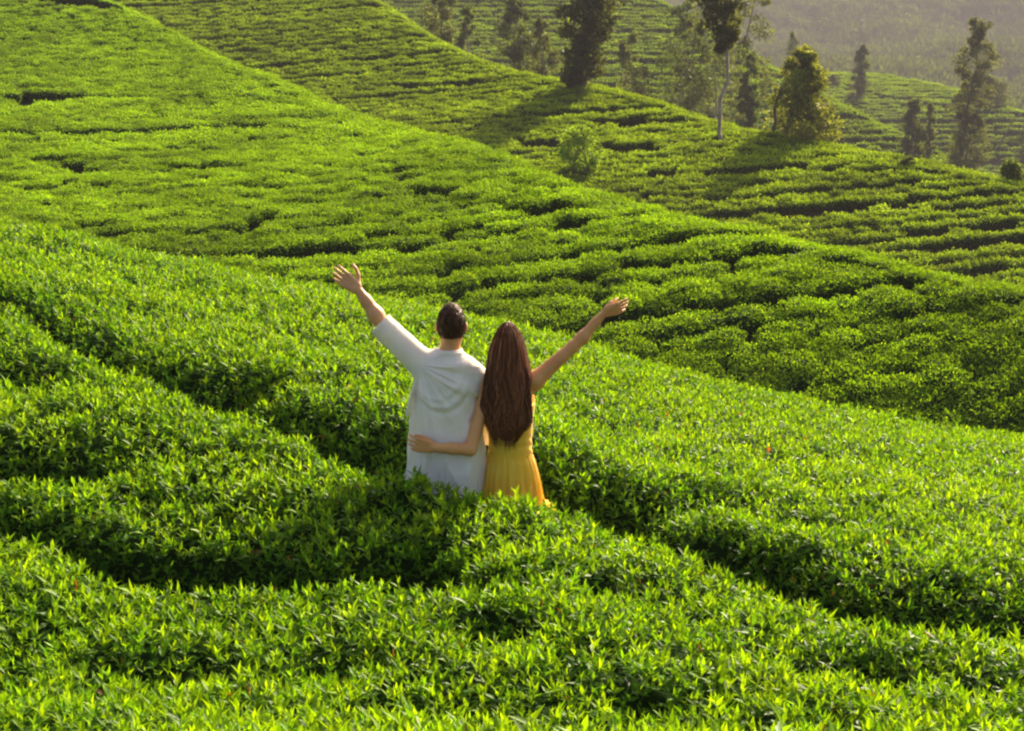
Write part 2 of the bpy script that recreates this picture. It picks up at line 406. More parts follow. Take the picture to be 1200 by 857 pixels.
def build_hedges():
    xs_ = np.arange(-9, 9.01, .05); ys_ = np.arange(3.0, 17.5, .05)
    X, Y = np.meshgrid(xs_, ys_, indexing='ij')
    Z, H, hid = zcan(X, Y)
    I = np.arange(X.size).reshape(X.shape)
    keep_v = (np.abs(X) < .46*Y+1.4)
    cellH = np.minimum.reduce([H[:-1, :-1], H[1:, :-1], H[1:, 1:], H[:-1, 1:]])
    kc = keep_v[:-1, :-1] & (np.maximum.reduce([H[:-1, :-1], H[1:, :-1], H[1:, 1:], H[:-1, 1:]]) > .04)
    # the crease where two hedges touch still parts them
    hc = hid[:-1, :-1]
    roots = []
    Ztmp = np.maximum(Z-.055, Z-H-.01)
    V = np.stack([X, Y, Ztmp], -1).reshape(-1, 3)
    Q = np.stack([I[:-1, :-1], I[1:, :-1], I[1:, 1:], I[:-1, 1:]], -1)
    for h in range(3):
        label, _ = HEDGE_INFO[h]
        by = [11.5, 7.3, 5.3][h]
        base = Vector((0, by, float(zground(0, by))))
        root = empty('tea_hedge', base); tag(root, label, 'hedge', 'clipped tea hedges of the near slope'); roots.append(root)
        q = Q[kc & (hc == h)]
        used, inv = np.unique(q.ravel(), return_inverse=True)
        co = obj('branch_core', mesh_from('branch_core', V[used]-np.array(base), inv.reshape(-1, 4), M['canopy_core'], smooth=True), root)
        co['kind'] = 'stuff'
    # leaves: sample the canopy by true surface area
    e = .03
    def sample(n, ymin=3.4, ymax=17, power=1.0):
        y = ymin+(ymax-ymin)*rng.random(n)**power; w = .44*y+1.0
        x = rng.uniform(-1, 1, n)*(.44*ymax+1.0); k = np.abs(x) < w; x = x[k]; y = y[k]
        z, H, hid = zcan(x, y)
        zx = (zcan(x+e, y)[0]-zcan(x-e, y)[0])/(2*e); zy = (zcan(x, y+e)[0]-zcan(x, y-e)[0])/(2*e)
        st = np.sqrt(1+zx*zx+zy*zy)
        k = (H > .06) & (rng.random(len(x)) < np.minimum(st, 5)/5)
        nrm = unit(np.stack([-zx, -zy, np.ones_like(zx)], -1))
        return x[k], y[k], z[k], H[k], hid[k], nrm[k]
    # shoots
    dens_mul = lambda y: np.where(y < 9.5, 1.0, np.where(y < 13.5, .8, .35))
    x, y, z, H, hid, nr = sample(640000)
    k = rng.random(len(x)) < dens_mul(y); x, y, z, H, hid, nr = x[k], y[k], z[k], H[k], hid[k], nr[k]
    n = len(x); print('shoots', n)
    pos = np.stack([x, y, z], -1)+nr*rng.normal(-.012, .02, n)[:, None]
    up = unit(nr*.75+np.array([0, 0, .9])+rng.normal(0, .26, (n, 3)))
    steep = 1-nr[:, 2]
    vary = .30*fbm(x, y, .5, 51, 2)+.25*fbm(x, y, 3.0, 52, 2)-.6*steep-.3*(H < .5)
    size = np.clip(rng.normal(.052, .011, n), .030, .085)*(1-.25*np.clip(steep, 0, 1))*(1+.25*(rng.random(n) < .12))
    tall = fbm(x, y, .35, 57, 2); pos[:, 2] += np.clip(tall, 0, 1)*.03
    for h in range(3):
        m_ = hid == h; base = np.array(roots[h].location)
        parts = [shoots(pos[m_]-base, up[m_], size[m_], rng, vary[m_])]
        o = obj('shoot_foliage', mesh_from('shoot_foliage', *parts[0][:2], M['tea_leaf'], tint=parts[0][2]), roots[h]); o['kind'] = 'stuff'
    # mature leaves between
    x, y, z, H, hid, nr = sample(640000)
    k = rng.random(len(x)) < dens_mul(y); x, y, z, H, hid, nr = x[k], y[k], z[k], H[k], hid[k], nr[k]
    n = len(x); print('mature', n)
    pos = np.stack([x, y, z], -1)-nr*rng.uniform(.0, .07, n)[:, None]
    rd = unit(rng.normal(0, 1, (n, 3))+nr*.5); fn = unit(nr+rng.normal(0, .45, (n, 3)))
    cc = OLD*(1-(b := rng.random((n, 1))**2.2))+MID*b
    cc = cc*rng.uniform(.7, 1.25, (n, 1))
    for h in range(3):
        m_ = hid == h; base = np.array(roots[h].location); c = m_.sum()
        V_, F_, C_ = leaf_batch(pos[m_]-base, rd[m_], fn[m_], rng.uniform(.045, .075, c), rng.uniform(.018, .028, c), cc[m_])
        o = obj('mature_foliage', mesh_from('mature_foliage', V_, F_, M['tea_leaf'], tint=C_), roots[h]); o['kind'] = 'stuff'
    # the largest single shoots as parts of their own
    protos = []
    for k_ in range(10):
        V_, F_, C_ = shoots(np.zeros((1, 3)), np.array([[0, 0, 1.]]), np.array([.066]), np.random.default_rng(100+k_), np.array([.25]))
        protos.append(mesh_from('leaf_shoot', V_, F_, M['tea_leaf'], tint=C_))
    for h, (y0, y1, cnt) in enumerate([(8.8, 10.5, 80), (6.8, 7.9, 110), (4.6, 6.4, 290)]):
        c = 0
        while c < cnt:
            yy = random.uniform(y0, y1); xx = random.uniform(-.36, .36)*yy
            z_, H_, hd = zcan(np.array([xx]), np.array([yy]))
            if hd[0] != h or H_[0] < .6: continue
            o = obj('leaf_shoot', protos[c % 10], roots[h]); b_ = roots[h].location
            o.location = (xx-b_.x, yy-b_.y, z_[0]+.008-b_.z); o.rotation_euler = (random.gauss(0, .22), random.gauss(0, .22), random.uniform(0, 6.28))
            c += 1
    return roots
hedges = build_hedges()

# ------------------------------------------------------------------ tea bushes on the slopes
def bush_mesh(name, seed, wx, wy, h, nleaf, lsize, boost=0.0, loft=1.0):
    rg = np.random.default_rng(seed)
    # core
    nu, nv = 14, 6; V = []; 
    for j in range(nv+1):
        a = j/nv; r = [.62, .80, .93, .96, .84, .55, .0][j]; z = [0, .2, .45, .68, .84, .93, .95][j]*h
        for i in range(nu):
            th = 2*math.pi*i/nu; q = 1+.10*math.sin(3*th+seed)+.07*math.sin(5*th+seed*2)
            V.append((wx/2*r*q*math.cos(th)*.93, wy/2*r*q*math.sin(th)*.93, z*.93))
    V = np.array(V); I = np.arange((nv+1)*nu).reshape(nv+1, nu); In = np.roll(I, -1, axis=1)
    F = np.stack([I[:-1], In[:-1], In[1:], I[1:]], -1).reshape(-1, 4)
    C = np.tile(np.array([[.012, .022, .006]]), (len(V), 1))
    # leaves on the dome
    th = rg.uniform(0, 2*np.pi, nleaf); s = rg.random(nleaf)
    r = np.sqrt(s)*1.0; side = rg.random(nleaf) < .38
    q = 1+.10*np.sin(3*th+seed)+.07*np.sin(5*th+seed*2)
    zt = h*(1-.20*r**4)+h*.07*np.sin(th*4+r*6+seed)*r
    rr = np.where(side, .99-.12*rg.random(nleaf), r); z = np.where(side, h*rg.uniform(.12, .78, nleaf), zt)
    rr = np.where(side, rr*(.72+.28*np.sin(np.clip(z/h/.7, 0, 1)*1.57)), rr)
    p = np.stack([wx/2*rr*q*np.cos(th), wy/2*rr*q*np.sin(th), z], -1)
    nrm = np.where(side[:, None], np.stack([np.cos(th), np.sin(th), .35+0*th], -1), np.stack([.5*r**3*np.cos(th), .5*r**3*np.sin(th), 1+0*th], -1))
    nrm = unit(nrm)
    p = p+nrm*((rg.normal(0, .25, nleaf)+.9*(rg.random(nleaf) < .12)+.5*np.sin(th*7+seed)*np.sin(r*11+seed))*lsize)[:, None]
    ax = unit(nrm*rg.uniform(.3, 1.3, (nleaf, 1))*loft+rg.normal(0, .6, (nleaf, 3)))
    fn = unit(rg.normal(0, .6, (nleaf, 3))+nrm*.6+np.array([0, .2, 0]))
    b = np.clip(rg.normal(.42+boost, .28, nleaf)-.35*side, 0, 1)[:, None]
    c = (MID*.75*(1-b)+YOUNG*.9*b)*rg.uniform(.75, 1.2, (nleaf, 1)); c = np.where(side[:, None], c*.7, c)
    LV, LF, LC = leaf_batch(p, ax, fn, lsize*rg.uniform(.8, 1.3, nleaf), lsize*.5*rg.uniform(.8, 1.3, nleaf), c)
    nV = len(V)
    me = mesh_from(name, np.concatenate([V, LV]), [F, LF+nV], [M['canopy_core'], M['slope_leaf']], tint=np.concatenate([C, LC]),
                   mat_idx=np.concatenate([np.zeros(len(F)), np.ones(len(LF))]))
    return me
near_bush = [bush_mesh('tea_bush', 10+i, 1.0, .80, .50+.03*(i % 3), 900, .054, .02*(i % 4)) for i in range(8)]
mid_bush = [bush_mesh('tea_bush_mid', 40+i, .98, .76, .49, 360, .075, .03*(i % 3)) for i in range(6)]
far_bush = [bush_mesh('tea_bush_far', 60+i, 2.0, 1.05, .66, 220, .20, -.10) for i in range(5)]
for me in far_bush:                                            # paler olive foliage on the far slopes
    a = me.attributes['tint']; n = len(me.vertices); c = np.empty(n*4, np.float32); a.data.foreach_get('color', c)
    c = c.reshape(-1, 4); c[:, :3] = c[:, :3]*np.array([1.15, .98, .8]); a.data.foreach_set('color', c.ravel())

def instancer(name, meshes, pts, rz, scl, idx, label, cat=None, group=None):
    """points carrying instances of the given meshes through geometry nodes"""
    cl = bpy.data.collections.new(name+'_kinds')
    obs = []
    for i, me in enumerate(meshes):
        o = bpy.data.objects.new('%s_kind_%02d' % (name, i), me); cl.objects.link(o); obs.append(o)
    me = bpy.data.meshes.new(name); me.vertices.add(len(pts)); me.vertices.foreach_set('co', np.asarray(pts, np.float32).ravel())
    a = me.attributes.new('rot', 'FLOAT_VECTOR', 'POINT'); rr = np.asarray(rz, np.float32).reshape(len(pts), -1); rr = rr if rr.shape[1] == 3 else np.concatenate([rr*0, rr*0, rr], 1); a.data.foreach_set('vector', rr.ravel())
    a = me.attributes.new('scl', 'FLOAT_VECTOR', 'POINT'); a.data.foreach_set('vector', np.asarray(scl, np.float32).ravel())
    a = me.attributes.new('kid', 'INT', 'POINT'); a.data.foreach_set('value', np.asarray(idx, np.int32))
    o = obj(name, me)
    ng = bpy.data.node_groups.new(name+'_nodes', 'GeometryNodeTree')
    ng.interface.new_socket('Geometry', in_out='INPUT', socket_type='NodeSocketGeometry'); ng.interface.new_socket('Geometry', in_out='OUTPUT', socket_type='NodeSocketGeometry')
    gi = ng.nodes.new('NodeGroupInput'); go = ng.nodes.new('NodeGroupOutput'); ip = ng.nodes.new('GeometryNodeInstanceOnPoints')
    ci = ng.nodes.new('GeometryNodeCollectionInfo'); ci.inputs['Collection'].default_value = cl; ci.inputs['Separate Children'].default_value = True; ci.inputs['Reset Children'].default_value = True
    def na(nm, ty):
        n = ng.nodes.new('GeometryNodeInputNamedAttribute'); n.data_type = ty; n.inputs['Name'].default_value = nm; return n.outputs['Attribute']
    L = ng.links
    L.new(gi.outputs[0], ip.inputs['Points']); L.new(ci.outputs[0], ip.inputs['Instance']); ip.inputs['Pick Instance'].default_value = True
    L.new(na('kid', 'INT'), ip.inputs['Instance Index'])
    e2r = ng.nodes.new('FunctionNodeEulerToRotation'); L.new(na('rot', 'FLOAT_VECTOR'), e2r.inputs[0]); L.new(e2r.outputs[0], ip.inputs['Rotation'])
    L.new(na('scl', 'FLOAT_VECTOR'), ip.inputs['Scale']); L.new(ip.outputs[0], go.inputs[0])
    md = o.modifiers.new('scatter', 'NODES'); md.node_group = ng
    tag(o, label, cat, group, 'stuff')
    return o

def row_field(hill, y0, y1, dy, dx, jit, gap_every, seed, gfun, prof=None, tmax=.46, lines=()):
    """bushes standing in rows along the slope; returns x, y"""
    rg = np.random.default_rng(seed); xs, ys = [], []
    r = y0; k = 0
    while r < y1:
        w = tmax*(r*1.12)+3
        x = np.arange(-w, w, dx)+rg.uniform(0, dx); x = x+rg.normal(0, jit*dx, len(x))
        y = r+gfun(x, r)+rg.normal(0, jit*dy*.6, len(x))+.35*dy*vnoise(x, np.full_like(x, r*3.1), 3.5, seed)*2
        xs.append(x); ys.append(y)
        k += 1; gap = dy
        if rg.random() < gap_every: gap = dy*rg.uniform(1.4, 1.85)
        r += gap*(1+.06*rg.normal())
    x = np.concatenate(xs); y = np.concatenate(ys)
    ok = (y > 15) & (y < 1400); x, y = x[ok], y[ok]
    ok = which(x, y) == hill
    return x[ok], y[ok]
def shear_B(x, r):                                  # rows bend away up the slope towards the right
    return np.where(x > -3, .26*np.clip(x+3, 0, 40)*np.clip(r/40, .6, 1.6), 0)*.5
def visible(x, y, extra=.0):
    """keep what the lens or a step beside it could see: in front of the next crest"""
    return np.abs(x) < .42*y+3+extra

def dark_patches(x, y, s, seed, cut): return vnoise(x, y, s, seed)+.5*vnoise(x, y, s*.4, seed+3) < cut
# hill B
x, y = row_field(1, 20, 100, .62, .54, .32, .12, 5, shear_B)
k = visible(x, y) & (y < lerp_grid(np.repeat(yrB[:, None], len(YS), 1), x, y)+3)
k &= ~dark_patches(x, y, 1.6, 77, -.56)
# worn footpaths between the bushes, drawn as gaps
def near_line(x, y, pts, hw):
    d = np.full(x.shape, 1e9)
    for a, b in zip(pts[:-1], pts[1:]):
        dx, dy = b[0]-a[0], b[1]-a[1]; s = np.clip(((x-a[0])*dx+(y-a[1])*dy)/(dx*dx+dy*dy), 0, 1)
        d = np.minimum(d, np.hypot(x-a[0]-s*dx, y-a[1]-s*dy))
    return d < hw
def pix_line(lst):
    out = []
    for u, v in lst:
        yy = ray_y(u, v)
        if yy is None or (out and abs(yy-out[-1][1]) > 14): continue
        out.append((float(t_of(u, v))*yy, yy))
    return out if len(out) > 1 else None
for ln, hw in [([(290, 318), (400, 308), (560, 290), (660, 268), (745, 257)], .30), ([(-20, 170), (150, 168), (300, 160), (480, 150)], .8),
               ([(60, 8), (150, 22), (230, 58), (330, 105), (420, 140)], .9), 
               ([(0, 200), (60, 205), (100, 218)], .5)]:
    try: k &= ~near_line(x, y, pix_line(ln), hw)
    except TypeError: print('line missed', ln)
for (u, v, r) in [(300, 278, .8), (502, 246, .7), (45, 127, 1.6), (120, 236, .6), (345, 220, .5), (540, 262, .5), (215, 215, .6), (735, 335, .4), (960, 300, .5)]:
    yy = ray_y(u, v)
    if yy: k &= ~(np.hypot((x-float(t_of(u, v))*yy)/1.3, y-yy) < r*.85)
x, y = x[k], y[k]
z = zground(x, y)-.02
o_ = np.argsort(y+np.abs(x)*.15+np.where(np.abs(x) > .40*y, 40, 0)); x, y, z = x[o_], y[o_], z[o_]
print('hill B bushes', len(x))
NIND = 298
vis = (z+.75) > 1.02*y*0-1e9
# those hidden behind the near crest need not be individuals
vpx = v_of((z+.7)/y); upx = u_of(x/y, vpx)
crest_v = pchip([-400, 0, 200, 400, 600, 800, 1000, 1200, 1600], [205, 266, 310, 352, 393, 452, 492, 521, 565], upx)
ind = np.nonzero((vpx < crest_v-2) & (upx > -10) & (upx < 1210))[0][:NIND]
isind = np.zeros(len(x), bool); isind[ind] = True
def tilt(x, y, rz):
    sx = (zground(x+.8, y)-zground(x-.8, y))/1.6; sy = (zground(x, y+.8)-zground(x, y-.8))/1.6
    lx = sx*np.cos(rz)+sy*np.sin(rz); ly = -sx*np.sin(rz)+sy*np.cos(rz)
    lx, ly = np.clip(lx, -.6, .6), np.clip(ly, -.6, .6)
    return np.stack([np.arctan(ly), -np.arctan(lx), rz], -1)
ZU = [(130, 'near the left edge'), (370, "left of the man's raised hand"), (470, "beyond the man's raised arm"), (560, "above the man's head"), (660, "above the woman's head"),
      (770, "around the woman's raised hand"), (900, "right of the woman's raised hand"), (1060, 'well right of the couple'), (9999, 'near the right edge')]
def bush_label(u, dv):
    where = next(t for lim, t in ZU if u < lim)
    row = 'just over the near crest' if dv < 12 else 'low on the middle slope' if dv < 28 else 'partway up the middle slope' if dv < 44 else 'halfway up the middle slope' if dv < 62 else 'well up the middle slope' if dv < 85 else 'high on the middle slope'
    return 'rounded tea bush %s, %s' % (row, where)
for c, i in enumerate(ind):
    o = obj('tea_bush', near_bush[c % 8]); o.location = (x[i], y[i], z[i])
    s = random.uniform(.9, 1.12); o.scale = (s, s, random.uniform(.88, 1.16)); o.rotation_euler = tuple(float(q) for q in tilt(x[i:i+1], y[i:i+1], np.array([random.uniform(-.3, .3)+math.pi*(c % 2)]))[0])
    tag(o, bush_label(float(upx[i]), float(crest_v[i]-vpx[i])), 'tea bush', 'tea bushes in the front rows of the middle slope')
r_ = ~isind; n1 = r_ & (y < 52); n2 = r_ & (y >= 52)
def scl(n, a, b, c, d): 
    s = rng.uniform(a, b, n); return np.stack([s, s, rng.uniform(c, d, n)], -1)
def put(name, meshes, m_, x, y, z, label, sc=(.9, 1.12, .88, 1.16), rot=.3):
    n = int(m_.sum())
    rz = rng.uniform(-rot, rot, n)+np.pi*(rng.random(n) < .5)
    instancer(name, meshes, np.stack([x[m_], y[m_], z[m_]], -1), tilt(x[m_], y[m_], rz), scl(n, *sc), rng.integers(0, len(meshes), n), label)
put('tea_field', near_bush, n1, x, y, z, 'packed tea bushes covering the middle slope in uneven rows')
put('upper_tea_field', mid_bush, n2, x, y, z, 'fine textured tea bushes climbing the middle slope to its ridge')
# hill C
x, y = row_field(2, 58, 140, .84, .66, .22, .22, 15, lambda x, r: .10*np.clip(x+20, 0, 80)*.6)
k = visible(x, y, 4) & (y < lerp_grid(np.repeat(yrC[:, None], len(YS), 1), x, y)+3) & ~dark_patches(x, y, 2.2, 177, -.62)
for ln, hw in [([(455, 110), (520, 108), (590, 106)], .5), ([(480, 190), (640, 190), (720, 178), (900, 167)], .75), ([(700, 155), (800, 150)], .6), ([(900, 158), (960, 170), (1020, 185), (1085, 205)], .9),
               ([(760, 215), (950, 208), (1100, 214)], .35), ([(900, 262), (1050, 258), (1200, 250)], .3), ([(1000, 285), (1200, 276)], .3), ([(620, 178), (760, 186)], .8)]:
    try: k &= ~near_line(x, y, pix_line(ln), hw)
    except TypeError: print('line missed', ln)
x, y = x[k], y[k]; z = zground(x, y)-.02; print('hill C bushes', len(x))
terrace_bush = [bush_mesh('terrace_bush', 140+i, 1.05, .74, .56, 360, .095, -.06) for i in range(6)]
for me in terrace_bush:                                        # olive tint puts this slope's shade and warm haze into the leaf colour
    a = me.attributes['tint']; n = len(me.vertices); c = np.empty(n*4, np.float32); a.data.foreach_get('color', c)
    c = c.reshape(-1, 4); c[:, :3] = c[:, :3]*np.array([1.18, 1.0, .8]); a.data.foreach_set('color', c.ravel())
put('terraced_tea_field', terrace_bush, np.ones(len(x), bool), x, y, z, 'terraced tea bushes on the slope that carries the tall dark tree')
# hills D and E
x, y = row_field(3, 130, 310, 1.5, 2.0, .12, .3, 25, lambda x, r: 0*x, tmax=.5)
k = (np.abs(x) < .45*y) & (y < lerp_grid(np.repeat(yrD[:, None], len(YS), 1), x, y)+4) & (x > -.12*y); x, y = x[k], y[k]; z = zground(x, y)
print('D', len(x)); put('hazy_tea_field', far_bush, np.ones(len(x), bool), x, y, z, 'hazy tea slope behind the feathery trees', (.95, 1.2, .9, 1.3), .1)
x, y = row_field(4, 200, 400, 1.7, 2.0, .12, .25, 35, lambda x, r: 0*x, tmax=.5)
k = (np.abs(x) < .45*y) & (y < lerp_grid(np.repeat(yrE[:, None], len(YS), 1), x, y)+5) & (x > .08*y)
for ln, hw in [([(975, 106), (1040, 118), (1120, 132), (1200, 140)], 1.1)]:
    try: k &= ~near_line(x, y, pix_line(ln), hw)
    except TypeError: print('line missed', ln)
x, y = x[k], y[k]; z = zground(x, y)
print('E', len(x)); put('distant_tea_field', far_bush, np.ones(len(x), bool), x, y, z, 'distant rounded tea hill at the foot of the wooded mountain', (.95, 1.2, .9, 1.3), .1)

# ------------------------------------------------------------------ trees
def tube(path, radii, n=7):
    path = np.asarray(path, float); T = np.gradient(path, axis=0); T = unit(T)
    e1, e2 = perp(T); V = []
    for j in range(len(path)):
        for i in range(n):
            a = 2*math.pi*i/n; V.append(path[j]+radii[j]*(e1[j]*math.cos(a)+e2[j]*math.sin(a)))
    I = np.arange(len(path)*n).reshape(len(path), n); In = np.roll(I, -1, 1)
    return np.array(V), np.stack([I[:-1], In[:-1], In[1:], I[1:]], -1).reshape(-1, 4)
def make_tree(u, vb, vt, prof, label, seed, nclump, nleaf, col, lsize=.25, bark='bark', trunk_r=.2, lean=0., name='tree', stems=1, y=None, droop=0., spread=1.0, group=None, clump_r=.16, cat='tree', lobes=0):
    """prof: (height fraction, crown half width in photo pixels)"""
    rg = np.random.default_rng(seed)
    yy = y if y is not None else ray_y(u, vb)
    if yy is None: print('no ground for', label); return
    xx = float(t_of(u, vb))*yy; zz = float(zground(xx, yy))
    mpp = yy/cp/FPX; H = yy*float(slope(vt))-zz
    root = empty(name, (xx, yy, zz)); tag(root, label, cat, group)
    ph = [p[0] for p in prof]; pw = [p[1]*mpp for p in prof]
    Vs, Fs = [], []; b = 0
    trunks = []
    for s in range(stems):
        a0 = rg.uniform(0, 6.28); off = 0 if stems == 1 else pw[0]*.75*(s/(stems-1)*2-1)
        n = 12; zs = np.linspace(-.3, H*(.97 if stems == 1 or s == stems//2 else rg.uniform(.5, .8)), n)
        wob = np.cumsum(rg.normal(0, .012*H, (n, 2)), axis=0); wob[0] = 0
        px_ = off*(1-zs/H*.9)+wob[:, 0]+lean*zs; py_ = wob[:, 1]+(rg.normal(0, .3*pw[0]) if stems > 1 else 0)*(1-zs/H)
        path = np.stack([px_, py_, zs], -1); trunks.append(path)
        V, F = tube(path, trunk_r*(1-.85*np.clip(zs/H, 0, 1))*(1.25 if stems == 1 else .7)+.015, 8); Vs.append(V); Fs.append(F+b); b += len(V)
    cl = []
    for i in range(nclump):
        h = ph[0]+(ph[-1]-ph[0])*(i+rg.random())/nclump
        w = np.interp(h, ph, pw)
        if lobes: w *= 1+.35*math.sin(h*lobes*6.28+seed)
        th = rg.uniform(0, 6.28); r = w*(.25+.75*math.sqrt(rg.random()))*.88
        tr = trunks[rg.integers(len(trunks))]
        zc_ = min(h*H, tr[-1, 2]) if stems > 1 else h*H
        tx = np.interp(zc_, tr[:, 2], tr[:, 0]); ty = np.interp(zc_, tr[:, 2], tr[:, 1])
        c = np.array([(tx if stems == 1 else 0)+r*math.cos(th), ty+r*math.sin(th)*.9, h*H-droop*r])
        zl = max(zc_-r*.6-.2, .05*H); st = np.array([np.interp(zl, tr[:, 2], tr[:, 0]), np.interp(zl, tr[:, 2], tr[:, 1]), zl])
        mid = (st+c)/2+np.array([0, 0, .12*r])
        V, F = tube([st, mid, c], [max(.02, trunk_r*.28*(1-h*.5)), trunk_r*.16, .012], 5); Vs.append(V); Fs.append(F+b); b += len(V)
        cl.append((c, max(w*clump_r/.16*.34*rg.uniform(.6, 1.3), .25)))
    tk = obj('trunk', mesh_from('trunk', np.concatenate(Vs), np.concatenate(Fs), M[bark], smooth=True), root)
    if nleaf:
        cs = np.array([c for c, _ in cl]); rs = np.array([r for _, r in cl])
        pick = rg.integers(0, len(cl), nleaf); d = unit(rg.normal(0, 1, (nleaf, 3)))*(rg.random((nleaf, 1))**.45)
        p = cs[pick]+d*rs[pick][:, None]*np.array([1.15, 1.0, .78])
        p[:, 2] = np.maximum(p[:, 2], .1)
        ax = unit(d*.8+rg.normal(0, .6, (nleaf, 3))+np.array([0, 0, -droop])); fn = unit(rg.normal(0, .7, (nleaf, 3))+np.array([0, 0, .7]))
        cmul = rg.uniform(.7, 1.35, len(cl))[pick][:, None]*rg.uniform(.7, 1.3, (nleaf, 1))
        V, F, C = leaf_batch(p, ax, fn, 1.3*lsize*rg.uniform(.7, 1.3, nleaf), 1.3*lsize*.6*rg.uniform(.7, 1.3, nleaf), np.array(col)*cmul)
        obj('crown', mesh_from('crown', V, F, M['tree_leaf'], tint=C), root)
    return root
DARK = (.070, .10, .024); OLIVE = (.115, .17, .03); BROWNG = (.11, .14, .035); LIGHT = (.13, .22, .02)
make_tree(683, 112, -75, [(.05, 12), (.1, 22), (.17, 31), (.24, 27), (.29, 20), (.36, 31), (.5, 37), (.66, 33), (.8, 36), (.92, 22), (1, 8)], 'tallest dark dense tree with a short bare trunk on the second slope', 1, 95, 8500, (.065, .082, .022), .26, trunk_r=.30, clump_r=.15)
make_tree(679, 214, 150, [(.2, 16), (.5, 26), (.8, 24), (1, 10)], 'small pale green airy tree low on the second slope below the tall dark tree', 2, 40, 2400, (.20, .32, .02), .15, trunk_r=.06, clump_r=.13, stems=2)
make_tree(851, 156, -55, [(.5, 10), (.62, 20), (.75, 34), (.88, 40), (1, 24)], 'slender pale trunked tree with a bare lower stem on the second slope', 3, 44, 4200, (.10, .12, .035), .22, 'pale_bark', .095, lobes=0, clump_r=.15, y=88)
make_tree(938, 157, 58, [(.02, 46), (.2, 42), (.4, 34), (.6, 30), (.8, 23), (.92, 15), (1, 7)], 'dark cone shaped tree with several stems beside the second ridge', 4, 84, 7000, (.16, .19, .03), .2, trunk_r=.16, stems=5, clump_r=.15, y=89)
make_tree(930, 96, 38, [(.2, 9), (.5, 9), (.8, 6), (1, 2)], 'slim hazy treetop showing behind the cone shaped tree', 5, 24, 1500, DARK, .3, trunk_r=.15, clump_r=.2)
make_tree(1001, 123, 54, [(.1, 9), (.4, 10), (.5, 6), (.62, 12), (.8, 8), (1, 2)], 'narrow hazy tree with a pinched middle on the distant slope', 6, 40, 4200, DARK, .32, trunk_r=.2, clump_r=.2)
make_tree(977, 104, 89, [(.1, 7), (.6, 8), (1, 4)], 'tiny round tree on the distant slope left of the pinched tree', 7, 14, 900, DARK, .3, trunk_r=.12, clump_r=.24)
make_tree(1128, 192, 24, [(.32, 12), (.42, 24), (.52, 20), (.62, 22), (.72, 24), (.82, 20), (.92, 17), (1, 8)], 'tall tiered tree with open leaf clumps at the right', 8, 90, 8500, (.11, .13, .035), .24, trunk_r=.24, clump_r=.12, lobes=4, y=184)
make_tree(1131, 197, 132, [(.06, 14), (.3, 23), (.6, 22), (.85, 15), (1, 6)], 'drooping brownish tree at the foot of the tall tiered tree', 9, 60, 7000, BROWNG, .22, trunk_r=.14, droop=.5, clump_r=.15, y=182)
make_tree(1068, 165, 118, [(.1, 13), (.4, 13), (.7, 10), (1, 4)], 'dark open bottomed tree left of the drooping brownish tree', 10, 40, 4000, DARK, .26, trunk_r=.14, stems=3, clump_r=.18, y=188)
make_tree(1091, 173, 120, [(.1, 6), (.5, 7), (.8, 6), (1, 3)], 'thin hazy tree between the open bottomed and the drooping trees', 11, 22, 1500, BROWNG, .26, trunk_r=.11, clump_r=.2, y=187)
make_tree(1160, 125, 90, [(.1, 24), (.5, 22), (1, 8)], 'wide low hazy tree just right of the tall tiered tree', 12, 40, 4500, BROWNG, .32, trunk_r=.15, clump_r=.14, cat='tree')
make_tree(1184, 217, 192, [(.05, 15), (.5, 15), (1, 7)], 'round shrub sitting on the second ridge at the right edge', 13, 24, 1600, OLIVE, .18, trunk_r=.06, name='shrub', cat='shrub', clump_r=.16, stems=3, y=79)
make_tree(1198, 192, 152, [(.1, 9), (.5, 11), (1, 4)], 'dark upright tree cut by the right edge', 14, 20, 1500, DARK, .26, trunk_r=.12, clump_r=.2)
make_tree(1169, 176, 138, [(.7, 3), (1, 3)], 'bare leaning trunk on the distant slope near the right edge', 15, 3, 60, DARK, .2, trunk_r=.22, lean=.4, clump_r=.3)
make_tree(1062, 205, 187, [(.1, 5), (.6, 6), (1, 3)], 'small dark bush under the drooping brownish tree', 16, 10, 500, DARK, .2, trunk_r=.05, name='shrub', cat='shrub', clump_r=.2)
G_ = 'feathery hazy trees behind the second ridge'
ft = [(530, 48, -24, 30, 150, 'short feathery tree far left of the tall dark tree, near the upper edge'),
      (550, 60, 8, 18, 150, 'small feathery tree between the two left hazy trees'),
      (598, 86, -4, 34, 146, 'broad dark hazy tree left of the tall dark tree'),
      (630, 92, 22, 22, 148, 'low hazy tree close to the left side of the tall dark tree'),
      (737, 112, 40, 26, 150, 'small bent hazy tree close to the right side of the tall dark tree'),
      (770, 122, -6, 40, 152, 'spreading feathery tree halfway between the tall dark tree and the pale trunked tree'),
      (805, 134, 22, 32, 150, 'mid height feathery tree left of the pale trunked tree'),
      (830, 118, -45, 42, 160, 'tall feathery tree directly left of the pale trunked tree'),
      (874, 112, -35, 34, 165, 'tall thin feathery tree right of the pale trunked tree'),
      (890, 132, 62, 14, 152, 'low dark hazy tree left of the cone shaped tree'),
      (868, 138, 98, 18, 150, 'low bushy tree at the foot of the pale trunked tree')]
for i, (u, vb, vt, w, yy, lb) in enumerate(ft):
    make_tree(u, vb, vt, [(.12, w*.45), (.3, w*.85), (.55, w), (.8, w*.8), (1, w*.3)], lb, 200+i, 60, 4200 if i != 2 else 8000, [BROWNG, OLIVE, DARK, BROWNG][i % 4], .28, ['bark', 'pale_bark'][i % 2], .13, y=yy-4+(i % 3)*3, group=G_, clump_r=.15, droop=.2)
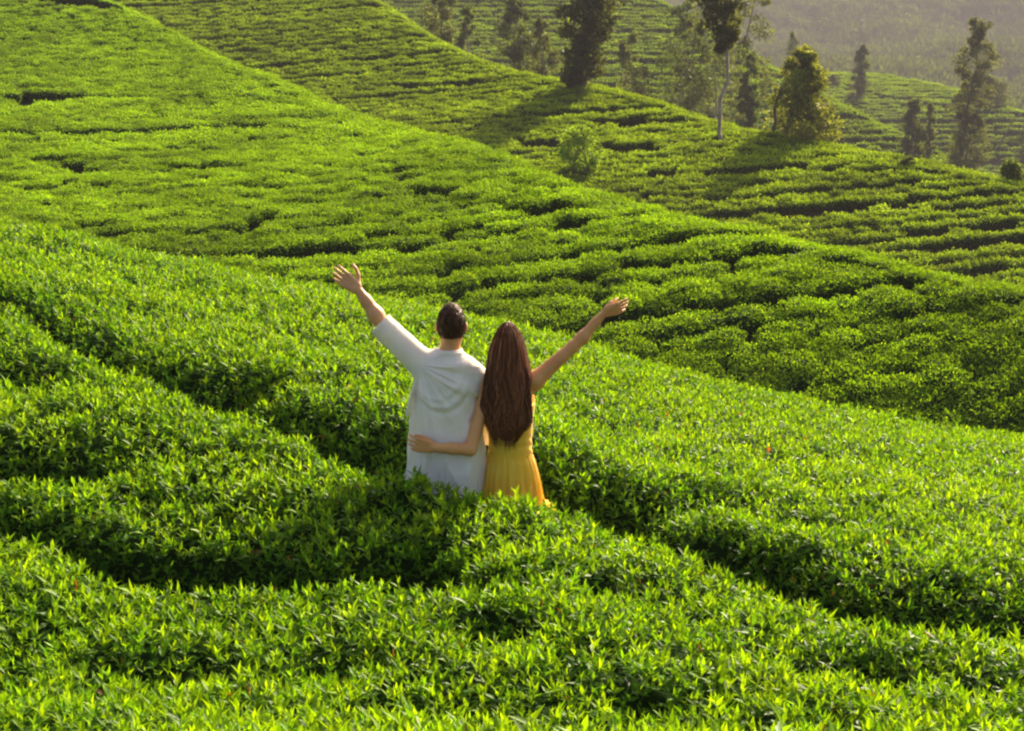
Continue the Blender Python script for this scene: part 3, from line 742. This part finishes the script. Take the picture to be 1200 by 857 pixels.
# shrubs along the ridge of the second slope and on the terraces
# the wooded mountain
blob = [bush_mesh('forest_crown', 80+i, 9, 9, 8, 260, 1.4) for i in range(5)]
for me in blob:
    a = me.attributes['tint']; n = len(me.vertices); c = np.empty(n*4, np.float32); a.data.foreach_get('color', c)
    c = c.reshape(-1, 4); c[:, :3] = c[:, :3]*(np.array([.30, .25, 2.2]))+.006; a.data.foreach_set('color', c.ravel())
n = 26000; yy = rng.uniform(440, 1290, n); xx = rng.uniform(-.02, .44, n)*yy
k = which(xx, yy) == 5; xx, yy = xx[k], yy[k]; n = len(xx); print('forest', n)
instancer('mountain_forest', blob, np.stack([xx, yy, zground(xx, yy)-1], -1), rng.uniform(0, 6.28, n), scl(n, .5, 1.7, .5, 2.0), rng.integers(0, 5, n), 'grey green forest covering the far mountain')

# ------------------------------------------------------------------ people: smooth distance fields turned into one surface
class SDF:
    def __init__(s, lo, hi, vox):
        s.lo = np.array(lo, float); s.vox = vox; s.n = np.ceil((np.array(hi)-s.lo)/vox).astype(int)+1
        s.D = np.full(tuple(s.n), .06, np.float32)
        s.ax = [s.lo[i]+np.arange(s.n[i])*vox for i in range(3)]
    def _sub(s, lo, hi):
        a = np.maximum(((np.array(lo)-s.lo)/s.vox).astype(int)-1, 0); b = np.minimum(((np.array(hi)-s.lo)/s.vox).astype(int)+2, s.n)
        sl = tuple(slice(i, max(j, i)) for i, j in zip(a, b))
        return sl, np.meshgrid(s.ax[0][sl[0]], s.ax[1][sl[1]], s.ax[2][sl[2]], indexing='ij')
    def add(s, lo, hi, fn, k):
        m = k+.03
        sl, g = s._sub(np.array(lo)-m, np.array(hi)+m)
        if min(g[0].shape) == 0: return
        d = np.minimum(fn(*g), .06); s.D[sl] = smin(s.D[sl], d, k) if k > 0 else np.minimum(s.D[sl], d)
    def cone(s, a, b, r1, r2, k=.02, sq=None):
        a = np.array(a, float); b = np.array(b, float); ab = b-a; L = ab@ab
        rm = max(r1, r2)
        def fn(x, y, z):
            h = np.clip(((x-a[0])*ab[0]+(y-a[1])*ab[1]+(z-a[2])*ab[2])/L, 0, 1)
            return np.sqrt((x-a[0]-h*ab[0])**2+(y-a[1]-h*ab[1])**2+(z-a[2]-h*ab[2])**2)-(r1+(r2-r1)*h)
        s.add(np.minimum(a, b)-rm, np.maximum(a, b)+rm, fn, k)
    def ell(s, c, r, k=.02):
        c = np.array(c, float); r = np.array(r, float)
        def fn(x, y, z):
            q = np.sqrt(((x-c[0])/r[0])**2+((y-c[1])/r[1])**2+((z-c[2])/r[2])**2)
            return (q-1)*r.min()
        s.add(c-r, c+r, fn, k)
    def loft(s, zs, cx, cy, a, b, k=.02, disp=None, clip=None, p=2.3):
        """stack of rounded cross sections; zs increasing"""
        zs = np.array(zs, float)
        def fn(x, y, z):
            zc_ = np.clip(z, zs[0], zs[-1])
            z1 = z[0, 0, :]; z1c = np.clip(z1, zs[0], zs[-1])
            X0, Y0, A, B = (pchip(zs, q, z1c)[None, None, :] for q in (cx, cy, a, b))
            dx = np.abs((x-X0)/A); dy = np.abs((y-Y0)/B)
            q = (dx**p+dy**p)**(1/p)
            d = (q-1)*np.minimum(A, B)
            if disp is not None: d = d-disp(x, y, z, np.arctan2((y-Y0)/B, (x-X0)/A))
            d = np.maximum(d, np.maximum(zs[0]-z, z-zs[-1]))
            if clip is not None: d = np.maximum(d, clip(x, y, z))
            return d
        m = max(max(a), max(b))+.03
        s.add((min(cx)-m, min(cy)-m, zs[0]), (max(cx)+m, max(cy)+m, zs[-1]), fn, k)
    def mesh(s, name, mat_, origin, tint=None):
        D = s.D; S = D < 0
        c = S[:-1, :-1, :-1].astype(np.int8)
        for dx, dy, dz in [(1, 0, 0), (0, 1, 0), (0, 0, 1), (1, 1, 0), (1, 0, 1), (0, 1, 1), (1, 1, 1)]:
            c = c+S[dx:D.shape[0]-1+dx, dy:D.shape[1]-1+dy, dz:D.shape[2]-1+dz]
        act = (c > 0) & (c < 8); ijk = np.argwhere(act); idx = np.full(act.shape, -1, np.int32); idx[act] = np.arange(len(ijk))
        acc = np.zeros((len(ijk), 3)); cnt = np.zeros(len(ijk))
        corners = [(i, j, k) for i in (0, 1) for j in (0, 1) for k in (0, 1)]
        for p0 in corners:
            for ax in range(3):
                if p0[ax]: continue
                p1 = list(p0); p1[ax] = 1
                d0 = D[ijk[:, 0]+p0[0], ijk[:, 1]+p0[1], ijk[:, 2]+p0[2]]; d1 = D[ijk[:, 0]+p1[0], ijk[:, 1]+p1[1], ijk[:, 2]+p1[2]]
                m = (d0 < 0) != (d1 < 0); t = np.where(m, d0/np.where(m, d0-d1, 1), 0)
                q = np.tile(np.array(p0, float), (len(ijk), 1)); q[:, ax] = t
                acc += q*m[:, None]; cnt += m
        V = (ijk+acc/cnt[:, None])*s.vox+s.lo-np.array(origin)
        Fs = []
        for ax in range(3):
            o1, o2 = [(1, 2), (2, 0), (0, 1)][ax]
            a = np.take(S, range(0, S.shape[ax]-1), ax); b = np.take(S, range(1, S.shape[ax]), ax)
            e = np.argwhere(a != b)
            e = e[(e[:, o1] > 0) & (e[:, o2] > 0) & (e[:, o1] < act.shape[o1]) & (e[:, o2] < act.shape[o2])]
            def g(d1, d2):
                q = e.copy(); q[:, o1] -= d1; q[:, o2] -= d2; return idx[q[:, 0], q[:, 1], q[:, 2]]
            f = np.stack([g(0, 0), g(1, 0), g(1, 1), g(0, 1)], -1)
            flip = S[e[:, 0], e[:, 1], e[:, 2]]
            f = np.where(flip[:, None], f, f[:, ::-1]); f = f[(f >= 0).all(1)]
            Fs.append(f)
        return mesh_from(name, V, np.concatenate(Fs), mat_, smooth=True, tint=tint(V) if tint else None)

def hand(S, wrist, d, nrm, thumb, size=1.0, curl=(.15, .2, .25, .3), tcurl=.2, spread=.13, out_thumb=True):
    """d: pointing direction, nrm: out of the palm, thumb: towards the thumb side"""
    d = unit(np.array(d, float)); th = unit(np.array(thumb, float)-d*(np.dot(thumb, d))); nr = unit(np.array(nrm, float)-d*np.dot(nrm, d)-th*np.dot(nrm, th))
    w = np.array(wrist, float); s = size
    lens = [.072, .080, .074, .058]; offs = [.030, .010, -.011, -.030]
    for i in range(4):
        kn = w+d*(.092-.004*abs(i-1))*s+th*offs[i]*s
        S.cone(w+th*offs[i]*.6*s+d*.012*s, kn, .0150*s, .0115*s, .008)
        a = curl[i]; p = kn; L = lens[i]*s; cur = 0
        sdir = unit(d+th*spread*(1.4-i)*.9)
        for j, fr in enumerate((.45, .31, .24)):
            cur += a*(1.0 if j else .7)
            q = p+(sdir*math.cos(cur)+nr*math.sin(cur))*L*fr
            S.cone(p, q, (.0092-.0012*j)*s, (.0082-.0012*j)*s, .003); p = q
    b = w+d*.022*s+th*.022*s+nr*.006*s
    m = b+(d*.55+th*.72+nr*.28)*.048*s; e = m+(d*.86+th*.5+nr*tcurl)*.036*s; f = e+(d*.95+th*.25+nr*tcurl)*.026*s
    if not out_thumb:
        m = b+(d*.75+th*.30+nr*.35)*.046*s; e = m+(d*.95+th*.05+nr*.35)*.034*s; f = e+(d*.9+nr*.5)*.024*s
    S.cone(b, m, .015*s, .0115*s, .008); S.cone(m, e, .0105*s, .0095*s, .004); S.cone(e, f, .0092*s, .0072*s, .003)

def add_head(S, c, s=1.0):
    c = np.array(c)
    S.ell(c, np.array([.073, .092, .112])*s, .01)
    S.ell(c+np.array([0, .030, -.062])*s, np.array([.054, .056, .056])*s, .03)
    S.cone(c+np.array([0, .090, .012])*s, c+np.array([0, .112, -.026])*s, .009*s, .014*s, .012)
    S.ell(c+np.array([0, .086, -.062])*s, np.array([.026, .012, .010])*s, .008)
    S.ell(c+np.array([0, .080, .030])*s, np.array([.055, .014, .012])*s, .015)
    for q in (-1, 1):
        S.ell(c+np.array([q*.082, -.002, -.010])*s, np.array([.012, .019, .031])*s, .006)
def eyes(root, c, s, origin):
    for q in (-1, 1):
        bm = bmesh.new(); bmesh.ops.create_uvsphere(bm, u_segments=14, v_segments=10, radius=.0125*s)
        me = bpy.data.meshes.new('eye'); bm.to_mesh(me); bm.free(); me.materials.append(M['eye']); me.materials.append(M['pupil'])
        for f in me.polygons:
            f.use_smooth = True
            if f.center.y > .0105*s: f.material_index = 1
        o = obj('eye', me, root); o.location = Vector(c)+Vector((q*.030*s, .080*s, .004*s))-Vector(origin)
def strands(paths, r, cols, n=4):
    Vs, Fs, Cs = [], [], []; b = 0
    for p, rr, c in zip(paths, r, cols):
        m = len(p); rad = rr*np.array([1-.8*max(0, (j/(m-1)-.6)/.4) for j in range(m)])
        V, F = tube(p, rad, n); Vs.append(V); Fs.append(F+b); b += len(V); Cs.append(np.tile(c, (len(V), 1)))
    return np.concatenate(Vs), np.concatenate(Fs), np.concatenate(Cs)

YP = 8.05
def pt(u, v, dy=0.0): return np.array(P(u, v, YP+dy))
# ---- the man
def build_man():
    top = pt(529, 357); head = pt(529, 381.5); 
    foot = np.array([head[0]-.03, YP, top[2]-1.80]); origin = foot
    root = empty('person', foot); tag(root, 'man with short brown hair and loose white shirt standing with his left arm raised', 'person')
    z = lambda v: pt(529, v)[2]; xx = lambda u, v=450: pt(u, v)[0]
    S = SDF(foot+np.array([-.86, -.36, -.02]), top+np.array([.46, .44, .36]), .0048)
    add_head(S, head, 1.0)
    S.cone(head+np.array([0, -.008, -.06]), pt(525, 424, 0.0), .056, .064, .02)
    hipz = foot[2]+.93
    S.loft([hipz-.10, hipz, z(515), z(480), z(450), z(428), z(418)], [xx(522), xx(521), xx(521), xx(522), xx(524), xx(526), xx(526)],
           [YP]*4+[YP+.01, YP, YP], [.15, .165, .145, .155, .165, .14, .07], [.10, .115, .10, .11, .115, .09, .06], .04)
    # raised left arm
    sh = pt(496, 428); el = pt(451, 384, .02); wr = pt(419, 339, .05)
    S.cone(pt(510, 428), sh, .07, .062, .04); S.cone(sh, el, .056, .042, .03)
    S.cone(el, el+(wr-el)*.3+np.array([-.004, 0, .006]), .040, .0435, .02); S.cone(el+(wr-el)*.3+np.array([-.004, 0, .006]), el+(wr-el)*.7, .043, .032, .03); S.cone(el+(wr-el)*.65, wr, .033, .025, .02)
    fd = unit(pt(388, 315, .08)-wr)
    hand(S, wr-fd*.006, fd, (-.15, .85, -.2), (.62, .0, .78), 1.13, (.12, .13, .16, .2), .1, .05)
    # right arm, reaching round in front of the woman's waist
    sr = pt(556, 440); er = pt(566, 497, .16); wr2 = pt(586, 512, .30)
    S.cone(pt(540, 432), sr, .07, .058, .04); S.cone(sr, er, .052, .042, .03); S.cone(er, wr2, .040, .026, .02)
    hand(S, wr2, (.95, .0, .05), (0, -1, 0), (0, .1, 1), .95, (.12, .14, .15, .2))
    for q in (-1, 1):
        hp = np.array([xx(522)+q*.09, YP, hipz-.05]); kn = np.array([xx(522)+q*.11, YP+.01, foot[2]+.50]); an = np.array([xx(522)+q*.12, YP-.02, foot[2]+.08])
        S.cone(hp, kn, .088, .058, .04); S.cone(kn, (kn+an)/2+np.array([0, -.01, .05]), .056, .056, .03); S.cone((kn+an)/2+np.array([0, -.01, .05]), an, .055, .036, .03)
        S.cone(an-np.array([0, .02, .03]), an+np.array([q*.015, .16, -.045]), .036, .028, .02)
    obj('body', S.mesh('body', M['skin_man'], origin), root)
    eyes(root, head, 1.0, origin)
    # shirt
    el2 = pt(447, 381, .02); a_tip = sh
    T = SDF(foot+np.array([-.50, -.36, .62]), top+np.array([.42, .34, -.01]), .0045)
    Q = pt(492, 424)                                            # creases fan out from the raised shoulder
    def folds(x, y, zz, th):
        th = (th+1.5*np.pi) % (2*np.pi)-np.pi                    # zero at the spine, wraps at the chest
        dx = x-Q[0]; dz = zz-Q[2]
        ang = np.arctan2(-dz, dx+.001); rr = np.hypot(dx, dz)
        back = np.clip((YP-y)/.06+.3, 0, 1)
        fan = (.5-1.6*np.abs(vnoise(ang*4.2+3, rr*2.2+zz*.0, 1, 301)))*.034*np.clip(rr/.18, 0, 1)
        fan = fan+(.5-2*np.abs(vnoise(ang*9+7, rr*5, 1, 303)))*.012*np.clip(rr/.15, 0, 1)
        xm = (x-xx(517)+.25*(zz-z(447)))/.17
        sag = (z(447)-zz)-.12*(1-xm**2)                          # drape hanging in a U between the shoulder blades
        sag = sag+.03*vnoise(x*9, zz*9, 1, 321)+.12*(x-xx(520)); U = .010*np.exp(-(sag/.022)**2)*np.clip(1.15-xm**2, 0, 1)+.008*np.exp(-((sag+.05+.1*xm*.2)/.016)**2)*np.clip(1.1-xm**2, 0, 1)
        U = U-.007*np.exp(-((sag-.035)/.018)**2)*np.clip(1.1-xm**2, 0, 1)
        low = np.clip((z(480)-zz)/.3, 0, 1)
        vert = (.5-1.8*np.abs(vnoise(th*2.8+rr*1.5, zz*1.6, 1, 305)))*.024*low+(.5-2*np.abs(vnoise(th*7+rr*3+5, zz*3, 1, 307)))*.014*low
        fine = (.5-2*np.abs(vnoise(x*13+zz*7, zz*9-x*3, 1, 311)))*.0065+(.5-2*np.abs(vnoise(x*30-zz*12+y*9, zz*17+x*8, 1, 313)))*.0028
        return fan*back*.9+U*back+vert+fine
    hem = foot[2]+.70
    T.loft([hem, z(540), z(510), z(480), z(455), z(438), z(426), z(416), z(411)],
           [xx(520), xx(521), xx(521), xx(522), xx(524), xx(525), xx(526), xx(527), xx(528)], [YP, YP, YP, YP, YP+.004, YP+.004, YP, YP-.004, YP-.006],
           [.222, .214, .206, .200, .197, .188, .158, .085, .066], [.165, .158, .146, .140, .140, .128, .105, .075, .064], .02, disp=folds)
    T.cone(pt(514, 424), sh+np.array([0, 0, .012]), .072, .078, .05)
    ts = np.linspace(0, 1, 7)
    for i in range(6):
        a = sh+(el2-sh)*ts[i]; b = sh+(el2-sh)*ts[i+1]
        T.cone(a, b, .078-.013*ts[i]+.003*(i % 2), .078-.013*ts[i+1]+.003*((i+1) % 2), .02)
    axd = unit(el2-sh); T.cone(el2-axd*.045, el2+axd*.012, .071, .073, .003)
    T.cone(pt(545, 430), pt(557, 442), .066, .066, .04); T.cone(pt(557, 442), pt(566, 490, .09), .066, .062, .03); T.cone(pt(566, 490, .09), pt(572, 512, .14), .058, .05, .02)
    # collar band
    T.loft([z(418), z(409)], [xx(528)]*2, [YP-.004]*2, [.076, .070], [.074, .068], .004)
    # cut the sleeve end and the neck open
    g = np.meshgrid(*T.ax, indexing='ij')
    cut = (g[0]-el2[0])*axd[0]+(g[1]-el2[1])*axd[1]+(g[2]-el2[2])*axd[2]-.012
    lim = (g[2] > el2[2]-.09) & (g[0] < el2[0]+.09)
    T.D = np.where(lim, np.maximum(T.D, cut), T.D).astype(np.float32)
    obj('shirt', T.mesh('shirt', M['shirt'], origin), root)
    # trousers
    U_ = SDF(foot+np.array([-.32, -.25, .03]), foot+np.array([.34, .25, 1.0]), .007)
    U_.loft([hipz-.12, hipz, hipz+.06], [xx(522)]*3, [YP]*3, [.178, .182, .172], [.125, .13, .12], .02)
    for q in (-1, 1):
        U_.cone((xx(522)+q*.09, YP, hipz-.05), (xx(522)+q*.11, YP+.01, foot[2]+.5), .102, .078, .04)
        U_.cone((xx(522)+q*.11, YP+.01, foot[2]+.5), (xx(522)+q*.12, YP-.02, foot[2]+.12), .078, .066, .02)
    obj('trousers', U_.mesh('trousers', M['trousers'], origin), root)
    for q in (-1, 1):
        K = SDF(foot+np.array([q*.14-.12, -.16, -.04]), foot+np.array([q*.14+.16, .28, .14]), .006)
        K.cone(foot+np.array([q*.12+.02, -.07, .045]), foot+np.array([q*.135+.02, .15, .03]), .05, .042, .02)
        obj('shoe', K.mesh('shoe', M['shoe'], origin), root)
    # hair: a cap with short strands over the crown, sides and nape
    Hc = SDF(head-np.array([.13, .14, .13]), head+np.array([.13, .15, .16]), .004)
    def cap(x, y, zz):
        dx, dy, dz = x-head[0], y-head[1], zz-head[2]
        q = (np.sqrt((dx/.082)**2+((dy+.006)/.101)**2+((dz-.004)/.123)**2)-1)*.082
        q = q-.002*np.sin(dx*160+3*np.sin(dz*40))*np.clip(dz*10+.6, 0, 1)
        face = (dy-.045)*.9-(dz-.055)*.5                          # open at the face
        low = -.066-dz+np.clip(dy, 0, .1)*1.1                    # nape line rises past the ears
        return np.maximum(np.maximum(q, face), low)
    Hc.add(head-.13, head+.16, cap, 0)
    def tint(V):
        s_ = hsh(np.floor((V[:, 0]+origin[0])*260), np.floor(np.arctan2(V[:, 1], V[:, 2])*20), 3)[:, None]
        return np.array([.045, .020, .010])*(.8+.5*s_)
    obj('hair', Hc.mesh('hair', M['hair'], origin, tint), root)
    hr = bpy.data.objects[root.children[-1].name] if False else None
    rg = np.random.default_rng(5); paths, rs, cs = [], [], []
    whorl = unit(np.array([.05, -.55, .85]))
    for i in range(1500):
        d = unit(rg.normal(0, 1, 3)); 
        if d[1] > .35 and d[2] < .45 or d[2] < -.46+max(d[1], 0)*.8: continue
        base = head+d*np.array([.080, .098, .121])+np.array([0, -.006, .004])
        flow = d-whorl*(d@whorl); flow = unit(flow-d*(flow@d)+rg.normal(0, .18, 3)); 
        if d[2] > .7: flow = unit(np.array([.5, .7, .1])+rg.normal(0, .2, 3))
        L = rg.uniform(.022, .045); pp = []
        for t_ in np.linspace(0, 1, 5):
            q = base+flow*L*t_; dd = (q-head-np.array([0, -.006, .004]))/np.array([.080, .098, .121]); n_ = dd/np.linalg.norm(dd)
            pp.append(head+np.array([0, -.006, .004])+n_*np.array([.080, .098, .121])*(1.02+.05*t_*rg.uniform(.2, 1.2)))
        paths.append(np.array(pp)-origin); rs.append(rg.uniform(.0012, .0026)); cs.append(np.array([.060, .027, .013])*rg.uniform(.5, 1.5))
    V, F, C = strands(paths, rs, cs, 3)
    o = obj('hair_strands', mesh_from('hair_strands', V, F, M['hair'], tint=C, smooth=True), root); o['kind'] = 'stuff'
    return root
# ---- the woman
def build_woman():
    top = pt(595, 377, -.03); head = pt(595, 401.5, -.03); YW = YP-.03
    man_foot = pt(529, 357)[2]-1.80
    foot = np.array([pt(598, 500)[0], YW, man_foot]); origin = foot; Ht = top[2]-foot[2]
    root = empty('person', foot); tag(root, 'woman with very long brown hair and yellow dress standing with her right arm raised', 'person')
    q_ = lambda u, v, dy=0.0: np.array(P(u, v, YW+dy)); z = lambda v: q_(595, v)[2]; xx = lambda u, v=480: q_(u, v)[0]
    S = SDF(foot+np.array([-.68, -.34, -.02]), top+np.array([.84, .36, .22]), .0045)
    S.n  # field grid
    add_head(S, head, .95)
    S.cone(head+np.array([0, -.008, -.05]), q_(597, 440), .046, .050, .02)
    hipz = foot[2]+.88
    S.loft([hipz-.08, hipz, z(545), z(523), z(495), z(465), z(448), z(438)], [xx(600), xx(600), xx(599), xx(598), xx(598), xx(598), xx(598), xx(597)],
           [YW-.01, YW-.01, YW, YW, YW, YW, YW, YW], [.110, .122, .122, .108, .116, .130, .12, .07], [.085, .095, .095, .082, .090, .098, .08, .055], .03)
    for s_ in (-1, 1): S.ell((xx(598)+s_*.065, YW+.085, z(478)), (.055, .05, .055), .03)
    # raised right arm
    sh = q_(627, 446); el = q_(671, 407, .02); wr = q_(709, 366, .05)
    S.cone(q_(610, 447), sh, .052, .052, .04); S.cone(sh, el, .049, .035, .03)
    S.cone(el, el+(wr-el)*.3+np.array([.003, 0, -.005]), .033, .035, .02); S.cone(el+(wr-el)*.3+np.array([.003, 0, -.005]), el+(wr-el)*.7, .0345, .026, .025); S.cone(el+(wr-el)*.65, wr, .027, .0205, .015)
    fd = unit(q_(741, 356, .10)-wr)
    hand(S, wr-fd*.004, fd, (-.25, .55, .85), (-.45, -.35, .60), .98, (.18, .2, .24, .28), .45, .04, False)
    # left arm round the man's waist
    s2 = q_(574, 449, -.01); e2 = q_(551, 527, -.16); w2 = q_(508, 525, -.215)
    S.cone(q_(585, 446), s2, .050, .046, .04); S.cone(s2, e2, .043, .035, .03)
    S.cone(e2, (e2+w2)/2, .035, .032, .02); S.cone((e2+w2)/2, w2, .032, .025, .015)
    hand(S, w2+np.array([.004, .003, .002]), (-1, .06, .16), (0, 1, 0), (.12, 0, 1), 1.06, (.42, .46, .5, .55), .2, .09, False)
    for s_ in (-1, 1):
        hp = np.array([xx(600)+s_*.062, YW, hipz-.05]); kn = np.array([xx(600)+s_*.075, YW+.01, foot[2]+.46]); an = np.array([xx(600)+s_*.09, YW-.02, foot[2]+.07])
        S.cone(hp, kn, .070, .052, .03); S.cone(kn, (kn+an)/2+np.array([0, -.012, .05]), .050, .050, .03); S.cone((kn+an)/2+np.array([0, -.012, .05]), an, .048, .030, .03)
        S.cone(an-np.array([0, .015, .025]), an+np.array([s_*.012, .14, -.04]), .031, .024, .02)
    obj('body', S.mesh('body', M['skin_woman'], origin), root)
    eyes(root, head, .95, origin)
    # dress
    T = SDF(foot+np.array([-.36, -.40, .28]), np.array([foot[0]+.36, YW+.36, z(436)]), .0045)
    def pleats(x, y, zz, th):
        d = np.clip((z(528)-zz)/.30, 0, 1)
        g1 = np.sin(th*23+2.2*np.sin(th*3+1)+.8*np.sin(zz*7)); g2 = np.sin(th*41+zz*5+2*np.sin(th*5))
        return d*(.010+.008*d)*g1+.004*np.sqrt(d)*g2+.0045*np.sin(th*60)*np.exp(-((zz-z(531))/.03)**2)*0.8
    T.loft([foot[2]+.32, foot[2]+.62, z(590), z(560), z(540), z(529), z(522)], [xx(603), xx(602), xx(601), xx(600), xx(599), xx(598), xx(598)], [YW]*7,
           [.270, .215, .172, .155, .138, .122, .118], [.26, .20, .158, .14, .120, .100, .096], .004, disp=pleats)
    def bod_clip(x, y, zz):
        edge = z(470)-.020*np.clip((YW+.04-y)/.1, 0, 1)+.05*np.clip((y-YW)/.1, 0, 1)
        return zz-edge
    T.loft([z(531), z(522), z(495), z(465), z(450)], [xx(598)]*5, [YW+.004]*5, [.1275, .1245, .131, .145, .13], [.104, .098, .106, .113, .09], .004,
           disp=lambda x, y, zz, th: .0022*np.sin(zz*120+3*np.sin(th*2))*np.clip((z(505)-zz)/.05, 0, 1), clip=bod_clip)
    for s_ in (-1, 1):
        S_ = np.array([xx(598)+s_*.065, YW+.125, z(478)]); T.ell(np.array([xx(598)+s_*.065, YW+.088, z(480)]), (.062, .056, .060), .02)
    obj('dress', T.mesh('dress', M['dress'], origin), root)
    for s_ in (-1, 1):
        p = np.array([(xx(598)+s_*.085, YW+.115, z(466)), (xx(598)+s_*.092, YW+.07, z(447)), (xx(598)+s_*.09, YW, z(438.5)), (xx(598)+s_*.092, YW-.06, z(450)), (xx(598)+s_*.10, YW-.10, z(474))])
        V, F = tube(p-origin, [.007]*5, 8); obj('strap', mesh_from('strap', V, F, M['dress'], smooth=True), root)
    # hair: an inner mass and long wavy locks
    def tint(V):
        return np.array([.040, .015, .008])*np.ones((len(V), 1))
    hv = [377, 381, 390, 405, 420, 440, 460, 480, 491, 501, 511]
    hl = [593, 587, 582, 577, 573, 571, 569, 568, 571, 575, 581]; hr_ = [598, 604, 609, 613.5, 616.5, 619, 620, 619, 616, 612, 606]
    cu = [(a+b)/2 for a, b in zip(hl, hr_)]; hw = [(b-a)/2/FPX*YW/cp*1.0 for a, b in zip(hl, hr_)]
    cyv = [YW-.00, YW-.006, YW-.012, YW-.02, YW-.03, YW-.065, YW-.095, YW-.115, YW-.125, YW-.13, YW-.135]
    dep = [.02, .05, .075, .092, .095, .075, .06, .05, .042, .03, .012]
    zz_ = [z(v) for v in hv]
    Hc = SDF((xx(560), YW-.28, z(520)), (xx(628), YW+.14, z(374)), .0045)
    def hd(x, y, zz, th): return .004*np.sin(th*19+3*np.sin(zz*14))+.005*np.sin(th*6+zz*26)+.002*np.sin(th*37+zz*20)
    def faceclip(x, y, zz): return np.where(zz > z(436), y-(YW+.045+.25*np.clip(zz-z(398), 0, .1)), y-(YW+.02))
    Hc.loft(zz_[::-1], [xx(c) for c in cu][::-1], cyv[::-1], [max(w-.012-(.03 if i_ > 7 else 0), .006) for i_, w in enumerate(hw)][::-1], [d_-(.012 if i_ > 7 else 0)*(d_ > .02) for i_, d_ in enumerate(dep)][::-1], .004, disp=hd, clip=faceclip, p=2.1)
    obj('hair', Hc.mesh('hair', M['hair'], origin, tint), root)
    rg = np.random.default_rng(9); paths, rs, cs = [], [], []
    zs = np.array(zz_); xs_ = np.array([xx(c) for c in cu]); hw = np.array(hw); cyv = np.array(cyv); dep = np.array(dep)
    def prof(q, zq): return np.interp(zq, zs[::-1], q[::-1])
    for i in range(2300):
        th0 = rg.uniform(-math.pi, 0) if rg.random() < .86 else rg.uniform(-math.pi*1.15, .15*math.pi)
        v0 = 377.5+rg.random()**1.5*60 if rg.random() < .7 else 380+rg.random()*95; v1 = min(v0+rg.uniform(45, 140), 506+rg.normal(0, 8)+4*math.sin(th0*7)-7*abs(math.cos(th0))**2)
        if v1-v0 < 14: continue
        m = 12; pp = []; w1, w2, ph = rg.uniform(.0, .05), rg.uniform(.010, .022), rg.uniform(0, 6.28); out = rg.uniform(.94, 1.03) if rg.random() < .9 else rg.uniform(1.03, 1.14)
        for j in range(m):
            v = v0+(v1-v0)*j/(m-1); zq = z(v)
            fr = (v-400)/110.; wav = np.clip(fr, 0, 1)
            th = th0+.22*wav*math.sin(v*.10+ph)+.25*wav*(rg.random()-.5)*.2
            o_ = out+.03*wav*math.sin(v*.11+ph*1.7)+.07*wav*math.sin(th0*10+v*.07)
            wx_ = wav*(.015*math.sin(v*.12+th0*2.2)+.008*math.sin(v*.22+th0*6+1)); pp.append((prof(xs_, zq)+wx_+o_*prof(hw, zq)*math.cos(th), prof(cyv, zq)+o_*(prof(dep, zq)+.003)*math.sin(th), zq))
        paths.append(np.array(pp)-origin); rs.append(rg.uniform(.0012, .0034))
        cs.append(np.array([.15, .052, .022])*rg.uniform(.3, 1.5)*(.45+1.1*float(hsh(np.array([math.floor(th0*8)]), np.array([math.floor(v0/30)]), 5)[0]))*(1+.9*np.clip((398-v0)/22, 0, 1)))  # strands starting near the crown are lightened to paint in a sunlit glow
    V, F, C = strands(paths, rs, cs, 4)
    o = obj('hair_strands', mesh_from('hair_strands', V, F, M['hair'], tint=C, smooth=True), root); o['kind'] = 'stuff'
    for s_ in (-1, 1):
        K = SDF(foot+np.array([s_*.09-.09, -.14, -.03]), foot+np.array([s_*.09+.12, .24, .08]), .006)
        K.cone(foot+np.array([s_*.09+.01, -.06, .012]), foot+np.array([s_*.10+.01, .14, .010]), .036, .036, .01)
        obj('sandal', K.mesh('sandal', M['shoe'], origin), root)
    return root
build_man(); build_woman()

# ------------------------------------------------------------------ the air
bm = bmesh.new(); bmesh.ops.create_cube(bm, size=1.0)
me = bpy.data.meshes.new('haze'); bm.to_mesh(me); bm.free()
hz = obj('haze', me); hz.location = (0, 730, 70); hz.scale = (2800, 1640, 200)
m, nt, N, L = mat('haze_air'); out = N.new('ShaderNodeOutputMaterial'); pv = N.new('ShaderNodeVolumePrincipled')
pv.inputs['Color'].default_value = (.32, .305, .33, 1); pv.inputs['Density'].default_value = .00068; pv.inputs['Anisotropy'].default_value = 0.0
L.new(pv.outputs[0], out.inputs['Volume']); me.materials.append(m)
tag(hz, 'warm haze hanging between the slopes', kind='stuff')
